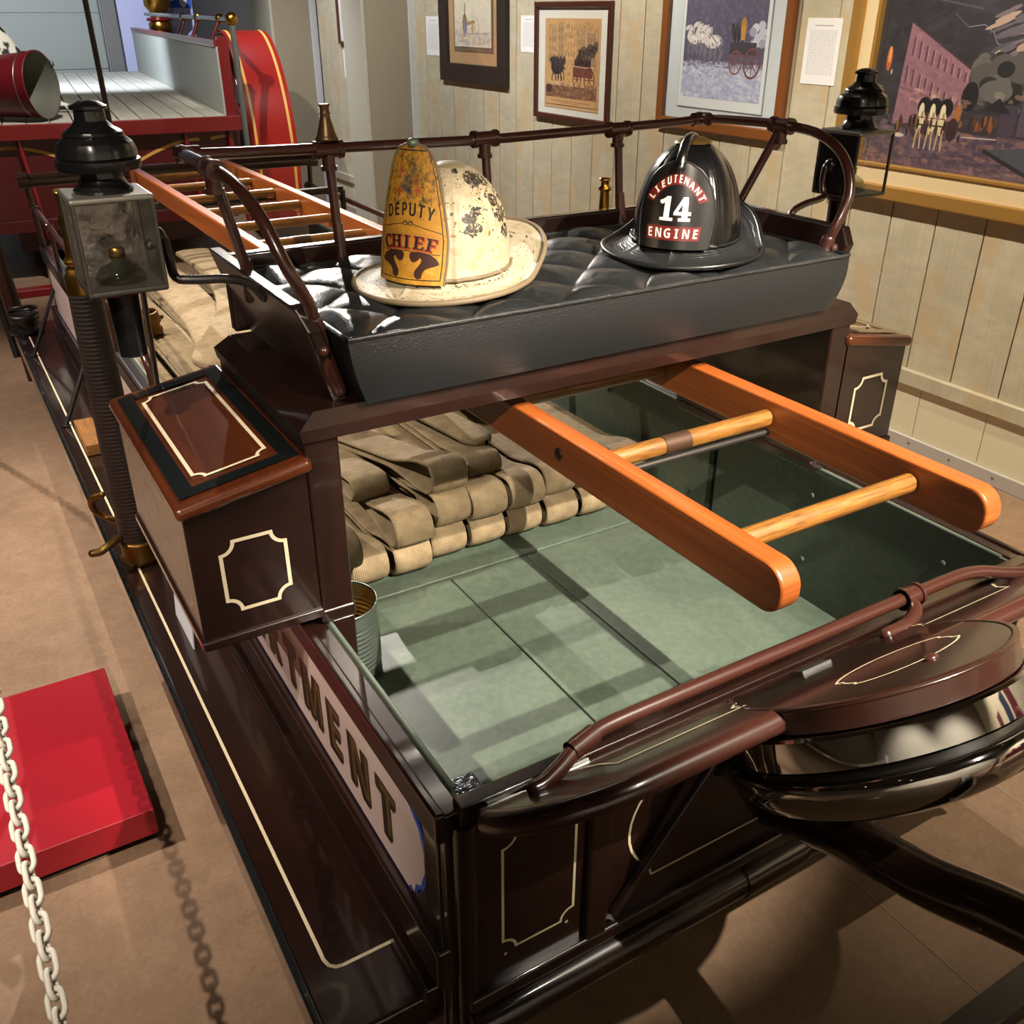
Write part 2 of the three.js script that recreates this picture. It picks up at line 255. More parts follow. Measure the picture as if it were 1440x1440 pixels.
const artSnow = canvasTex(640, 560, (g, w, h) => {
  g.fillStyle = '#57546a'; g.fillRect(0, 0, w, h); speckle(g, w, h, 900, ['#4a4660', '#66637c', '#72708a', '#504b5c', '#5f5c70'], 4, 18, 0, 0.7); for (let k = 0; k < 14; k++) blob(g, 540 + rnd() * 80, 170 + rnd() * 120, 26, 22, ['#b9bccb', '#9a9cb2', '#c9cbd6'][k % 3]); speckle(g, w, h, 120, ['#a9abc0', '#8a8ca6'], 2, 6, 0, 0.5);
  g.fillStyle = '#a3a9c4'; g.fillRect(0, 400, w, 160); speckle(g, w, h, 800, ['#c3c9db', '#d6dae4', '#8d95ba', '#b0b7d0', '#dadfe0', '#9aa2c4'], 4, 24, 0.68, 1, 0.05);
  for (let k = 0; k < 9; k++) blob(g, 390 + k * 10, 210 + (k % 3) * 14, 11, 34, ['#33343c', '#43424a', '#2a2a30'][k % 3]); g.fillStyle = '#403c48'; g.fillRect(380, 270, 200, 60); blob(g, 470, 200, 22, 50, '#a87a38'); g.fillStyle = '#b98a42'; g.fillRect(455, 190, 32, 70); wheel2(g, 430, 370, 56, '#7d4e48'); wheel2(g, 555, 370, 70, '#6f4644'); speckle(g, w, h, 40, ['#5c5262', '#7a6a70'], 3, 10, 0.5, 0.7);
  for (const [x, y, sc] of [[86, 250, 2.1], [160, 240, 2.3], [236, 262, 2.5]]) { horse(g, x + 16, y + 6, sc * 0.95, '#a8a5ae', '#6c6876'); horse(g, x, y + 12, sc, '#cdcac9', '#7d7882'); blob(g, x + 6, y + 4, 34, 14, '#dcd8d4'); line(g, [[x - 30, y - 30], [x + 40, y + 20]], '#54484a', 5); }
  speckle(g, 380, h, 300, ['#c9cddc', '#9aa3c6', '#7f7d90', '#e0e2e6'], 3, 12, 0.66, 0.8, 0.1);
});
const artFire = canvasTex(1060, 840, (g, w, h) => {
  const P = (u, v) => [u * w, v * h]; g.fillStyle = '#2d2c32'; g.fillRect(0, 0, w, h); speckle(g, w, h, 1400, ['#37353c', '#26252b', '#403f47', '#2f3036', '#343038'], 8, 40, 0, 0.8, -0.4);
  line(g, [P(0.36, 0.41), P(0.42, 0.40), P(0.46, 0.43), P(0.48, 0.47), P(0.52, 0.48)], '#7d7e8c', 3); line(g, [P(0.3, 0.36), P(0.36, 0.41)], '#55555f', 3); line(g, [P(0.2, 0.3), P(0.4, 0.34)], '#4a4a52', 6);
  for (let k = 0; k < 70; k++) blob(g, (0.47 + rnd() * 0.5) * w, (0.53 - rnd() * 0.22 + rnd() * 0.05) * h, 20 + rnd() * 40, 5 + rnd() * 9, ['#6c6068', '#8a7a78', '#5c5660', '#a08a7c', '#4c4850'][k % 5], -0.35);
  g.fillStyle = '#84606c'; g.beginPath(); for (const q of [P(0.131, 0.391), P(0.404, 0.571), P(0.4, 0.78), P(0.115, 0.82)]) g.lineTo(...q); g.closePath(); g.fill(); g.save(); g.clip(); speckle(g, w * 0.42, h, 700, ['#916b76', '#775460', '#9a757e', '#6d4e5a'], 3, 14, 0.38, 0.85, 0.3);
  for (let r = 0; r < 2; r++) for (let k = 0; k < 9; k++) { const u = 0.15 + k * 0.029 - r * 0.012, v = 0.455 + k * 0.0165 + r * 0.115; g.fillStyle = '#5d4250'; g.fillRect(u * w, v * h, 11, 62 - k * 4); g.fillStyle = '#b08a92'; g.fillRect(u * w + 11, v * h, 3, 62 - k * 4); } line(g, [P(0.12, 0.66), P(0.4, 0.73)], '#6a4a56', 4); g.restore(); line(g, [P(0.131, 0.391), P(0.404, 0.571)], '#3d2f3a', 8);
  for (let k = 0; k < 40; k++) blob(g, (0.44 + rnd() * 0.17) * w, (0.55 + rnd() * 0.14) * h, 30 + rnd() * 40, 26 + rnd() * 30, ['#232225', '#3a393d', '#4f4c4c', '#2c2b2f', '#5c5a59'][k % 5]); blob(g, 0.42 * w, 0.68 * h, 34, 50, '#1f1d20');
  speckle(g, w, h, 50, ['#c99a76', '#b98a86', '#c8b09a'], 5, 18, 0.66, 0.72, 0.2); g.fillStyle = '#4a4254'; g.fillRect(0.62 * w, 0.66 * h, 0.38 * w, 0.16 * h); speckle(g, w, h, 0, [], 1, 1); g.fillStyle = '#3c3644'; g.fillRect(0.55 * w, 0.7 * h, 0.06 * w, 0.16 * h); g.fillStyle = '#221f26'; g.beginPath(); for (const q of [P(0.48, 0.73), P(0.534, 0.676), P(0.585, 0.735)]) g.lineTo(...q); g.fill();
  blob(g, 0.057 * w, 0.545 * h, 13, 44, '#b05a2c'); blob(g, 0.057 * w, 0.53 * h, 7, 28, '#d8925a'); blob(g, 0.075 * w, 0.6 * h, 4, 9, '#b7a890');
  g.fillStyle = '#4a3d4c'; g.fillRect(0, 0.83 * h, w, 0.17 * h); speckle(g, w, h, 1500, ['#655262', '#80645f', '#3a3342', '#a2765a', '#5a4a5e', '#43384c', '#73586a'], 3, 22, 0.83, 1, 0.02); speckle(g, w * 0.3, h, 120, ['#55464f', '#74606a'], 4, 16, 0.78, 0.86, 0.02);
  for (const u of [0.245, 0.29, 0.336]) blob(g, u * w, 0.735 * h, 30, 34, '#1b181b');
  for (const u of [0.24, 0.287, 0.33]) { blob(g, u * w, 0.80 * h, 19, 42, '#c2b692'); blob(g, u * w - 4, 0.755 * h, 12, 30, '#d2c8a8'); blob(g, u * w + 2, 0.77 * h, 5, 14, '#8a7f66'); for (const d of [-9, 9]) line(g, [[u * w + d, 0.84 * h], [u * w + d * 1.5, 0.91 * h]], '#a89c7c', 7); line(g, [[u * w - 20, 0.81 * h], [u * w + 20, 0.812 * h]], '#2c2220', 5); line(g, [[u * w - 14, 0.78 * h], [u * w + 14, 0.78 * h]], '#3a2c26', 3); }
  for (let k = 0; k < 46; k++) blob(g, (0.13 + rnd() * 0.28) * w, (0.78 + rnd() * 0.09) * h, 4 + rnd() * 3, 12 + rnd() * 12, ['#2a2128', '#4a3126', '#7a5234', '#1c181c', '#3a2c30'][k % 5]); blob(g, 0.385 * w, 0.755 * h, 14, 34, '#97602f'); blob(g, 0.375 * w, 0.82 * h, 24, 40, '#2d2224'); blob(g, 0.15 * w, 0.865 * h, 30, 8, '#bdb49f');
  for (let k = 0; k < 20; k++) blob(g, (0.44 + rnd() * 0.1) * w, (0.77 + rnd() * 0.03) * h, 6, 18, ['#7a4a28', '#2a2022', '#4d3526'][k % 3]); line(g, [P(0.42, 0.845), P(0.55, 0.84)], '#b5a79c', 4);
  g.fillStyle = '#474951'; g.beginPath(); for (const q of [P(0.518, 0.885), P(1, 0.80), P(1, 1), P(0.75, 1)]) g.lineTo(...q); g.fill(); line(g, [P(0.518, 0.891), P(0.76, 1.0)], '#25262b', 14); speckle(g, w, h, 0, [], 1, 1);
});
function frameGeo(w, h, t, d, bev) {
  const s = poly([[-w / 2, -h / 2], [w / 2, -h / 2], [w / 2, h / 2], [-w / 2, h / 2]]); s.holes.push(new THREE.Path([[-w / 2 + t, -h / 2 + t], [-w / 2 + t, h / 2 - t], [w / 2 - t, h / 2 - t], [w / 2 - t, -h / 2 + t]].map((p) => new THREE.Vector2(...p))));
  return extr(s, d, bev, 2);
}
// zc, yc: centre on the wall; w, h: outer size; layers: [inset, material] sheets; art inset and texture
function picture(label, zc, yc, w, h, t, d, fm, mats, art, ai, extra) {
  const o = thing('framed_picture', label, 'picture'); o.position.set(RX1 - 0.015, yc, zc); o.rotation.y = -Math.PI / 2;
  part('frame', boxUV(frameGeo(w, h, t, d, Math.min(0.006, t / 4)), 0.4, 0.2, 'y'), fm, o);
  if (extra) extra(o);
  mats.forEach(([i, m], k) => part('mat_board', new THREE.BoxGeometry(w - 2 * i[0], h - 2 * (i[1] ?? i[0]), 0.004).translate(0, i[2] ?? 0, 0.004 + k * 0.0025), m, o));
  const [aw, ah, ax, ay] = ai; part('print', new THREE.PlaneGeometry(aw, ah).translate(ax, ay, 0.0115), M(0xffffff, 0.6, { map: art }), o);
  part('glass', new THREE.PlaneGeometry(w - 2 * t, h - 2 * t).translate(0, 0, 0.014), MAT.pane, o);
  return o;
}
const darkWood = M(0x2b221e, 0.5), redWood = M(0x46241a, 0.4, { clearcoat: 0.3 }), midWood = M(0x7c4a22, 0.4, { clearcoat: 0.4 });
picture('small dark-framed print of a sailing ship with a tan mat, on panelled wall', -6.13, 1.75, 0.92, 1.02, 0.115, 0.03, darkWood, [[[0.1], M(0xb08d66, 0.8)], [[0.19, 0.19], M(0x6b5a44, 0.8)]], artShip, [0.5, 0.62, 0, 0.02]);
picture('narrow red-brown framed print of a horse-drawn engine with white mat', -4.96, 1.41, 0.77, 0.625, 0.03, 0.025, redWood, [[[0.025], M(0xd4d4cc, 0.8)], [[0.105, 0.075, -0.01], M(0xbd9a70, 0.8)]], artEngine, [0.52, 0.445, 0, -0.005]);
picture('wood-framed print of white horses galloping through snow with pale mat', -3.70, 1.52, 0.885, 0.74, 0.05, 0.03, midWood, [[[0.045], M(0xc2cbd0, 0.8)], [[0.142, 0.1], M(0x8d9296, 0.8)], [[0.147, 0.105], M(0xd0d6d8, 0.8)]], artSnow, [0.55, 0.48, 0, 0.02]);
const goldF = M(0xb58a48, 0.4, { metalness: 0.45 }), goldL = M(0xd6c29a, 0.55);
picture('large gilt-framed painting of a night fire with brick building and horses', -2.27, 1.55, 1.32, 1.1, 0.055, 0.05, goldF, [], artFire, [1.06, 0.84, 0, 0], (o) => {
  part('liner', frameGeo(1.22, 1.0, 0.075, 0.032, 0.004), goldL, o, 'cream linen liner'); part('inner_fillet', frameGeo(1.085, 0.865, 0.014, 0.04, 0.003), goldF, o);
});
picture('narrow framed print hanging between two wall piers', -8.25, 1.72, 0.52, 0.6, 0.025, 0.025, redWood, [[[0.022], M(0xdcdcd6, 0.8)]], artEngine, [0.34, 0.4, 0, 0.03]);
const paper = canvasTex(256, 384, (g, w, h) => { g.fillStyle = '#e4e4e6'; g.fillRect(0, 0, w, h); g.fillStyle = '#8d8d92'; g.fillRect(60, 40, 136, 5); for (let y = 70; y < 330; y += 9) { let x = 30; while (x < 226) { const l = 6 + rnd() * 22; g.globalAlpha = 0.55; g.fillRect(x, y, Math.min(l, 226 - x), 3.5); x += l + 5; } } g.globalAlpha = 1; });
for (const [lab, z0, z1, y0, y1] of [['white text sheet on wall beside the dark-framed ship print', -6.84, -6.63, 1.39, 1.64], ['white text sheet on wall beside the horse-drawn engine print', -5.53, -5.345, 1.45, 1.65], ['white text sheet pinned between the snow print and gilt-framed painting', -3.2, -3.01, 1.398, 1.65], ['small white text sheet below the print between two wall piers', -8.47, -8.29, 1.165, 1.376]]) {
  const o = single('text_sheet', new THREE.BoxGeometry(z1 - z0, y1 - y0, 0.002), M(0xffffff, 0.85, { map: paper }), lab, 'label'); o.position.set(RX1 - 0.0155, (y0 + y1) / 2, (z0 + z1) / 2); o.rotation.y = -Math.PI / 2;
}
// ---------- track spotlights ----------
for (const [x, z0, z1] of [[-0.7, -7, 2], [1.6, -7, 2], [-1.55, -6, 0]]) { const t = single('ceiling_track', bx(x - 0.018, x + 0.018, CEIL - 0.035, CEIL, z0, z1, 0.002), M(0x1a1a1a, 0.5), 'black lighting track fixed to the ceiling', 'light track', 'ceiling tracks'); }
for (const [p, q, cd, deg, col, pen] of SPOTS) {
  const P = V(...p), d = V(...q).sub(P).normalize(), o = thing('track_spotlight', 'black track spotlight hanging from the ceiling', 'spotlight', 'track spotlights');
  o.position.copy(P); 
  const can = lathe([[0.001, -0.16], [0.03, -0.16], [0.045, -0.14], [0.05, -0.005], [0.046, -0.005], [0.044, -0.06], [0.001, -0.07]], 24); can.rotateX(-Math.PI / 2).rotateX(Math.PI); // opening along +z after lookAt
  const head = part('lamp_head', can, M(0x1a1a1a, 0.5), o); head.lookAt(d.x * 10 + P.x, d.y * 10 + P.y, d.z * 10 + P.z);
  const em = M(0x000000, 0.5, { emissive: col, emissiveIntensity: 6 }); const disc = part('lens', new THREE.CircleGeometry(0.042, 20).translate(0, 0, -0.058), em, o); disc.quaternion.copy(head.quaternion);
  part('stem', rod([0, 0, 0], [0, CEIL - P.y, 0], 0.008).translate(-d.x * 0.1, -d.y * 0.1 * 0, -d.z * 0.1), M(0x1a1a1a, 0.5), o);
  const L = new THREE.SpotLight(col, cd, 0, deg * Math.PI / 180, pen, 2); L.position.copy(P).addScaledVector(d, 0.03); L.target.position.set(...q); L.castShadow = true; L.shadow.radius = 0.7; L.shadow.mapSize.set(2048, 2048); L.name = 'spot_light'; scene.add(L, L.target);
}
// ---------- hose wagon ----------
const wagon = thing('hose_wagon', 'dark maroon antique fire hose wagon with white pinstripes and green lined bed', 'wagon');
const BZ0 = -4.65, BZ1 = -0.80, XL = 0.376, XR = 1.624, BT = 0.763;
const W3 = (g) => boxUV(g, 0.7, 0.5, 'z'), WX = (g) => boxUV(g, 0.7, 0.5, 'x'), WY = (g) => boxUV(g, 0.7, 0.5, 'y');
const mir = (g) => { const c = g.clone().scale(-1, 1, 1).translate(2, 0, 0); const n = c.index ? c.toNonIndexed() : c; for (const k of Object.keys(n.attributes)) { const a = n.attributes[k], s = a.itemSize, ar = a.array; for (let i = 0; i < a.count; i += 3) for (let j = 0; j < s; j++) { const t = ar[(i + 1) * s + j]; ar[(i + 1) * s + j] = ar[(i + 2) * s + j]; ar[(i + 2) * s + j] = t; } } return n; };
const both = (name, make, m, parent = wagon) => [part(name, make(), m, parent), part(name, mir(make()), m, parent)];
// sides
const sides = both('side_wall', () => W3(merge([bx(XL, XL + 0.03, 0.30, BT, BZ0, BZ1, 0.004), bx(XL - 0.012, XL + 0.004, 0.715, BT + 0.004, BZ0, BZ1, 0.005, 2)])), MAT.brown);
both('lower_moulding', () => W3(merge([bx(XL - 0.02, XL + 0.01, 0.425, 0.505, BZ0, BZ1, 0.008, 2), bx(XL - 0.03, XL, 0.36, 0.395, BZ0, BZ1 - 0.03, 0.008, 2)])), MAT.brown);
both('top_bead', () => rod([XL + 0.036, BT - 0.002, BZ0], [XL + 0.036, BT - 0.002, BZ1 - 0.04], 0.004), M(0x5a655a, 0.5));
// green lining: sheets with seams and bolts
const lining = both('lining', () => boxUV(merge([bx(XL + 0.03, XL + 0.036, 0.41, BT - 0.004, -1.62, BZ1 - 0.01, 0.001), bx(XL + 0.03, XL + 0.034, 0.41, BT - 0.004, BZ0 + 0.02, -1.635, 0.001), bx(XL + 0.03, XL + 0.05, 0.41, BT - 0.004, -1.665, -1.635, 0.002)]), 0.8, 0.8, 'z'), MAT.green);
for (const z of [-1.72, -2.1, -1.3, -0.95]) for (const y of [0.69, 0.52]) for (const s of [0, 1]) part('bolt', new THREE.SphereGeometry(0.007, 10, 6).scale(0.5, 1, 1).translate(s ? 2 - XL - 0.037 : XL + 0.037, y, z), MAT.green, lining[s]);
// bed floor: three boards, a cross strip, and the floor beneath the hose
for (const [a, b] of [[XL + 0.03, 0.893], [0.897, 1.1155], [1.1195, XR - 0.03]]) part('bed_board', boxUV(bx(a, b, 0.39, 0.42, -1.795, BZ1 - 0.005, 0.003), 1.1, 1.1, 'z'), MAT.green, wagon);
part('cross_strip', boxUV(bx(XL + 0.03, XR - 0.03, 0.39, 0.424, -1.93, -1.80, 0.004), 1.1, 1.1, 'x'), MAT.green, wagon);
part('hose_floor', boxUV(bx(XL + 0.03, XR - 0.03, 0.38, 0.40, BZ0, -1.931, 0.002), 1.1, 1.1, 'z'), MAT.green, wagon);
part('bed_frame', [bx(XL + 0.03, XR - 0.03, 0.30, 0.385, BZ0, BZ0 + 0.06), bx(XL + 0.03, XR - 0.03, 0.30, 0.385, -2.6, -2.5), bx(XL + 0.03, XL + 0.1, 0.30, 0.385, BZ0, BZ1), bx(XR - 0.1, XR - 0.03, 0.30, 0.385, BZ0, BZ1)], MAT.iron, wagon);
// name board with painted letters
const NB0 = -4.5;
function boardShape(e) {
  return poly([[NB0 - e, 0.513 - e], [-0.925 + e, 0.513 - e], [-0.915 + e, 0.527], [-0.905 + e, 0.52], [-0.897 + e, 0.545 - e], [-0.878 + e, 0.56 - e], [-0.862 + e, 0.60], [-0.862 + e, 0.635], [-0.875 + e, 0.67 + e], [-0.905 + e, 0.693 + e], [-0.955, 0.706 + e], [-1.0, 0.70 + e], [NB0 - e, 0.70 + e]]);
}
const nameTex = canvasTex(4096 / 2, 128, (g, w, h) => {
  g.fillStyle = '#d9c4bd'; g.fillRect(0, 0, w, h); speckle(g, w, h, 200, ['#d2bab4', '#e0cfc8', '#cdb5ac'], 10, 40, 0, 1, 0);
  const L0 = NB0, len = -0.862 - NB0, X = (z) => (z - L0) / len * w;
  g.textAlign = 'center'; g.textBaseline = 'middle'; g.lineJoin = 'round';
  const put = (c, z) => { g.save(); g.translate(X(z), h * 0.52); g.scale(0.72, 1); g.font = 'bold 92px sans-serif'; g.fillStyle = '#1c1408'; g.strokeStyle = '#1c1408'; g.lineWidth = 9; g.fillText(c, -7, 3); g.strokeText(c, -7, 3); g.fillStyle = '#5e4a1e'; g.strokeStyle = '#1c1408'; g.lineWidth = 4; g.fillText(c, 0, 0); g.strokeText(c, 0, 0); g.restore(); };
  [...'DEPARTMENT'].reverse().forEach((c, i) => put(c, -0.985 - i * 0.108)); [...'FIRE'].reverse().forEach((c, i) => put(c, -3.1 - i * 0.108));
});
function fitUV(g) { g.computeBoundingBox(); const b = g.boundingBox, p = g.attributes.position, uv = new Float32Array(p.count * 2); for (let i = 0; i < p.count; i++) { uv[i * 2] = (p.getX(i) - b.min.x) / (b.max.x - b.min.x); uv[i * 2 + 1] = (p.getY(i) - b.min.y) / (b.max.y - b.min.y); } g.setAttribute('uv', new THREE.BufferAttribute(uv, 2)); return g; }
const Lm = basis([XL - 0.0015, 0, 0], [0, 0, 1], [0, 1, 0]);   // u = +z, v = +y, normal -x
const nb = part('name_board', fitUV(extr(boardShape(0), 0.003)).applyMatrix4(Lm), M(0xffffff, 0.35, { map: nameTex, clearcoat: 0.5, clearcoatRoughness: 0.1 }), wagon, 'pinkish white board with black and gold block letters');
part('blue_edge', extr(boardShape(0.006), 0.002).applyMatrix4(basis([XL - 0.0008, 0, 0], [0, 0, 1], [0, 1, 0])), M(0x2a4fae, 0.45), nb, 'bright blue painted edge');
// running boards
for (const s of [0, 1]) {
  const f = (g) => s ? mir(g) : g;
  const rb = part('running_board', f(W3(merge([bx(0.2, XL, 0.325, 0.36, -4.95, -0.845, 0.008, 2), bx(0.2, XL + 0.04, 0.27, 0.33, -4.95, -0.86, 0.005)]))), MAT.brown, wagon);
  part('edge_iron', f(bx(0.192, 0.207, 0.29, 0.364, -4.96, -0.84, 0.005, 2)), M(0x181c1e, 0.22, { clearcoat: 0.8 }), rb, 'black glossy metal edge');
  const st = [[0.244, -4.9], [0.244, -0.985], [0.2475, -0.972], [0.256, -0.964], [0.268, -0.9615], [0.365, -0.9615]];
  part('pinstripe', f(ribbon(st, 0.006, false, basis([0, 0.3606, 0], [1, 0, 0], [0, 0, 1]).multiply(new THREE.Matrix4()))), new THREE.MeshPhysicalMaterial({ color: 0xcfc3a4, roughness: 0.5, side: THREE.DoubleSide }), rb);
  for (const z of [-4.4, -3.5, -2.55]) part('bracket', f(merge([rod([0.226, 0.36, z], [XL - 0.005, 0.62, z - 0.06], 0.008), new THREE.CylinderGeometry(0.016, 0.016, 0.006, 12).translate(0.226, 0.363, z)])), MAT.iron, rb);
}
// front panel, stiles, braces, corner posts, bottom roll
const FZ = -0.79;
const front = part('front_panel', WX(bx(XL + 0.02, XR - 0.02, 0.31, 0.775, FZ - 0.025, FZ, 0.003)), MAT.brown, wagon);
both('corner_post', () => WY(merge([bx(XL - 0.004, XL + 0.022, 0.27, BT - 0.01, FZ - 0.075, FZ - 0.025, 0.006, 2), rod([XL + 0.026, 0.27, FZ - 0.008], [XL + 0.026, BT - 0.02, FZ - 0.008], 0.017)])), MAT.brown);
both('stile', () => WY(bx(0.60, 0.64, 0.35, 0.74, FZ - 0.004, FZ + 0.012, 0.005, 2)), MAT.brown);
both('brace', () => rod([0.655, 0.425, FZ + 0.008], [0.845, 0.70, FZ + 0.02], 0.0085), MAT.brown);
part('bottom_roll', WX(merge([rod([XL + 0.02, 0.335, FZ + 0.005], [XR - 0.02, 0.335, FZ + 0.005], 0.032), rod([0.93, 0.335, FZ + 0.005], [1.07, 0.335, FZ + 0.005], 0.036), bx(XL + 0.02, XR - 0.02, 0.37, 0.4, FZ - 0.01, FZ + 0.014, 0.006, 2)])), MAT.brown, wagon);
const Fm = basis([0, 0, FZ + 0.0012], [1, 0, 0], [0, 1, 0]);
for (const s of [0, 1]) { const f = (g) => s ? mir(g) : g; part('pinstripe', f(merge([ribbon(notched(0.457, 0.580, 0.459, 0.69, 0.022), 0.0045, true, Fm), ...[[0.465, 0.458], [0.573, 0.458]].map(([x, y]) => new THREE.CircleGeometry(0.003, 8).translate(x - 0.004, y - 0.006, 0).applyMatrix4(Fm))])), MAT.stripe, front); }
const mid = [[0.712, 0.465], [0.732, 0.459]]; { const a = []; for (let k = 0; k <= 10; k++) { const t = Math.PI * (0.72 + 0.56 * k / 10); a.push([0.79 + 0.11 * Math.cos(t), 0.575 + 0.11 * Math.sin(t)]); } part('pinstripe', ribbon([...a, [0.70, 0.50], [0.722, 0.489], [0.732, 0.459], [1.268, 0.459], [1.278, 0.489], [1.3, 0.5], ...a.slice().reverse().map(([x, y]) => [2 - x, y])], 0.0045, false, Fm), MAT.stripe, front); }
// sloping toe board with rounded nosing, in its own tilted frame
const TH = 35 * Math.PI / 180, toeM = basis([1.0, BT, FZ], [1, 0, 0], [0, Math.sin(TH), Math.cos(TH)]);   // u = x, v = up the slope; normal points down-forward
const flip = new THREE.Matrix4().makeScale(1, 1, 1);
function toeShape(e, shelf) {
  const s = new THREE.Shape(); const a = 0.59 - e, f = 0.165 - e;
  s.moveTo(-a, -0.004); s.quadraticCurveTo(-a + 0.0, 0.085, -a + 0.055, 0.125); s.quadraticCurveTo(-a + 0.1, f, -a + 0.17, f); s.lineTo(a - 0.17, f); s.quadraticCurveTo(a - 0.1, f, a - 0.055, 0.125); s.quadraticCurveTo(a, 0.085, a, -0.004); s.lineTo(-a, -0.004); return s;
}
const toe = part('toe_board', extr(toeShape(0), 0.026, 0.011, 4, 14).translate(0, 0, -0.004).applyMatrix4(toeM), MAT.brownPlain, wagon);
// rounded nosing following the front edge
{ const sh = toeShape(0.004), pts = sh.getSpacedPoints(120).filter((p) => p.y > 0.02).map((p) => V(p.x, p.y, 0.012).applyMatrix4(toeM).toArray()); part('nosing', tube(pts, 0.017, 160, 12), MAT.rail, toe); }
const topN = (h) => toeM.clone().multiply(new THREE.Matrix4().makeTranslation(0, 0, -h));
const dbl = new THREE.MeshPhysicalMaterial({ color: 0xcfc3a4, roughness: 0.5, side: THREE.DoubleSide });
for (const s of [-1, 1]) part('pinstripe', ribbon([[s * 0.45, 0.03], [s * 0.42, 0.06], [s * 0.41, 0.09], [s * 0.19, 0.09], [s * 0.2, 0.075], [s * 0.18, 0.06]], 0.004, false, topN(0.0052)), dbl, toe);
// round shelf that carries the gong
const shelf = part('gong_shelf', merge([new THREE.CylinderGeometry(0.2, 0.206, 0.036, 64, 1).rotateX(Math.PI / 2).translate(0, 0.14, 0.014), new THREE.TorusGeometry(0.2, 0.006, 8, 64).translate(0, 0.14, 0.0)].map((g) => { const p = g.attributes.position; for (let i = 0; i < p.count; i++) if (p.getY(i) < 0.02) p.setY(i, 0.02); g.computeVertexNormals(); return g; })).applyMatrix4(toeM), MAT.brownPlain, wagon);
{ const o = []; for (let k = 0; k < 48; k++) { const a = k / 48 * Math.PI * 2, w = Math.abs(Math.cos(a)) > 0.93 ? 0.9 : 1; o.push([0.115 * Math.cos(a) * w, 0.205 + 0.045 * Math.sin(a)]); } part('pinstripe', ribbon(o, 0.0035, true, topN(0.0072)), dbl, shelf); part('bolt', new THREE.SphereGeometry(0.012, 14, 8).scale(1, 1, 0.5).translate(0.008, 0.249, -0.005).applyMatrix4(toeM), MAT.rail, shelf); }
both('shelf_bracket', () => rod([0.85, 0.62, FZ], [0.86, 0.82, FZ + 0.1], 0.01), MAT.iron);
// foot rail on the toe board
const rl = (x, v, h) => V(x - 1, v, -h).applyMatrix4(toeM).toArray();
const frail = part('foot_rail', merge([tube([rl(0.485, 0.05, 0.008), rl(0.50, 0.05, 0.009), rl(0.53, 0.045, 0.018), rl(0.575, 0.036, 0.034), rl(0.64, 0.03, 0.042), rl(1.0, 0.03, 0.042), rl(1.36, 0.03, 0.042), rl(1.425, 0.036, 0.034), rl(1.47, 0.045, 0.018), rl(1.5, 0.05, 0.009), rl(1.515, 0.05, 0.008)], 0.0115, 120, 12, 0.3), rod(rl(0.555, 0.039, 0.03), rl(0.60, 0.033, 0.039), 0.0145)]), MAT.rail, wagon);
for (const x of [1.245]) part('rail_clamp', merge([rod(rl(x - 0.018, 0.03, 0.042), rl(x + 0.022, 0.03, 0.042), 0.017), rod(rl(x - 0.018, 0.03, 0.042), rl(x - 0.012, 0.03, 0.042), 0.02), rod(rl(x + 0.016, 0.03, 0.042), rl(x + 0.022, 0.03, 0.042), 0.02), tube([rl(x, 0.03, 0.042), rl(x - 0.012, 0.045, 0.02), rl(x - 0.05, 0.055, 0.008), rl(x - 0.1, 0.055, 0.006)], 0.012, 20, 10)]), MAT.rail, wagon);
part('toe_hinge', new THREE.BoxGeometry(0.06, 0.02, 0.006).translate(-0.02, 0.055, -0.006).applyMatrix4(toeM), MAT.steel, toe);
part('metal_strip', new THREE.BoxGeometry(0.16, 0.014, 0.003).translate(-0.49, 0.008, -0.006).applyMatrix4(toeM), MAT.steel, toe);
part('corner_bracket', bx(0.414, 0.472, 0.69, 0.72, -0.90, -0.845, 0.008, 2), M(0x34363a, 0.25, { metalness: 0.6, bumpMap: bumpSoft, bumpScale: 0.003 }), wagon, 'crinkled metal corner bracket');
// tongue and draw bars under the front
part('tongue', tube([[1, 0.42, -0.95], [1, 0.47, -0.78], [1, 0.53, -0.64], [1, 0.57, -0.5], [1, 0.63, -0.36], [1, 0.67, -0.2], [1, 0.68, 0.3]], 0.038, 40, 14), MAT.brown, wagon);
single('draw_bar', bx(1.12, 1.9, 0.0, 0.045, -0.52, -0.46, 0.008, 2), MAT.iron, 'dark draw bar lying on the floor under the wagon tongue', 'draw bar');
// ---------- seat ----------
both('seat_riser', () => WY(merge([bx(0.40, 0.456, BT + 0.004, 1.105, -1.75, -1.285, 0.005, 2), bx(0.396, 0.459, BT + 0.004, BT + 0.03, -1.75, -1.282, 0.006, 2)])), MAT.brown);
part('riser_cleat', bx(0.413, 0.456, 0.67, BT + 0.004, -1.34, -1.285, 0.004, 2), MAT.brown, wagon);
const slabG = (() => { const a = 0.393, b = 1.607, z0 = -1.75, z1 = -1.278, c = 0.026; const s = (x0, x1, y0, y1, Z0, Z1, X0, X1, ZZ0, ZZ1) => hexa([[x0, y0, Z1], [x1, y0, Z1], [x1, y0, Z0], [x0, y0, Z0], [X0, y1, ZZ1], [X1, y1, ZZ1], [X1, y1, ZZ0], [X0, y1, ZZ0]]); return merge([s(a, b, 1.12, 1.147, z0, z1, a + c, b - c, z0 + c, z1 - 0.004), s(a + 0.004, b - 0.004, 1.10, 1.12, z0, z1, a, b, z0, z1)]); })();
part('seat_slab', boxUV(slabG, 0.8, 0.5, 'x'), MAT.brown, wagon);
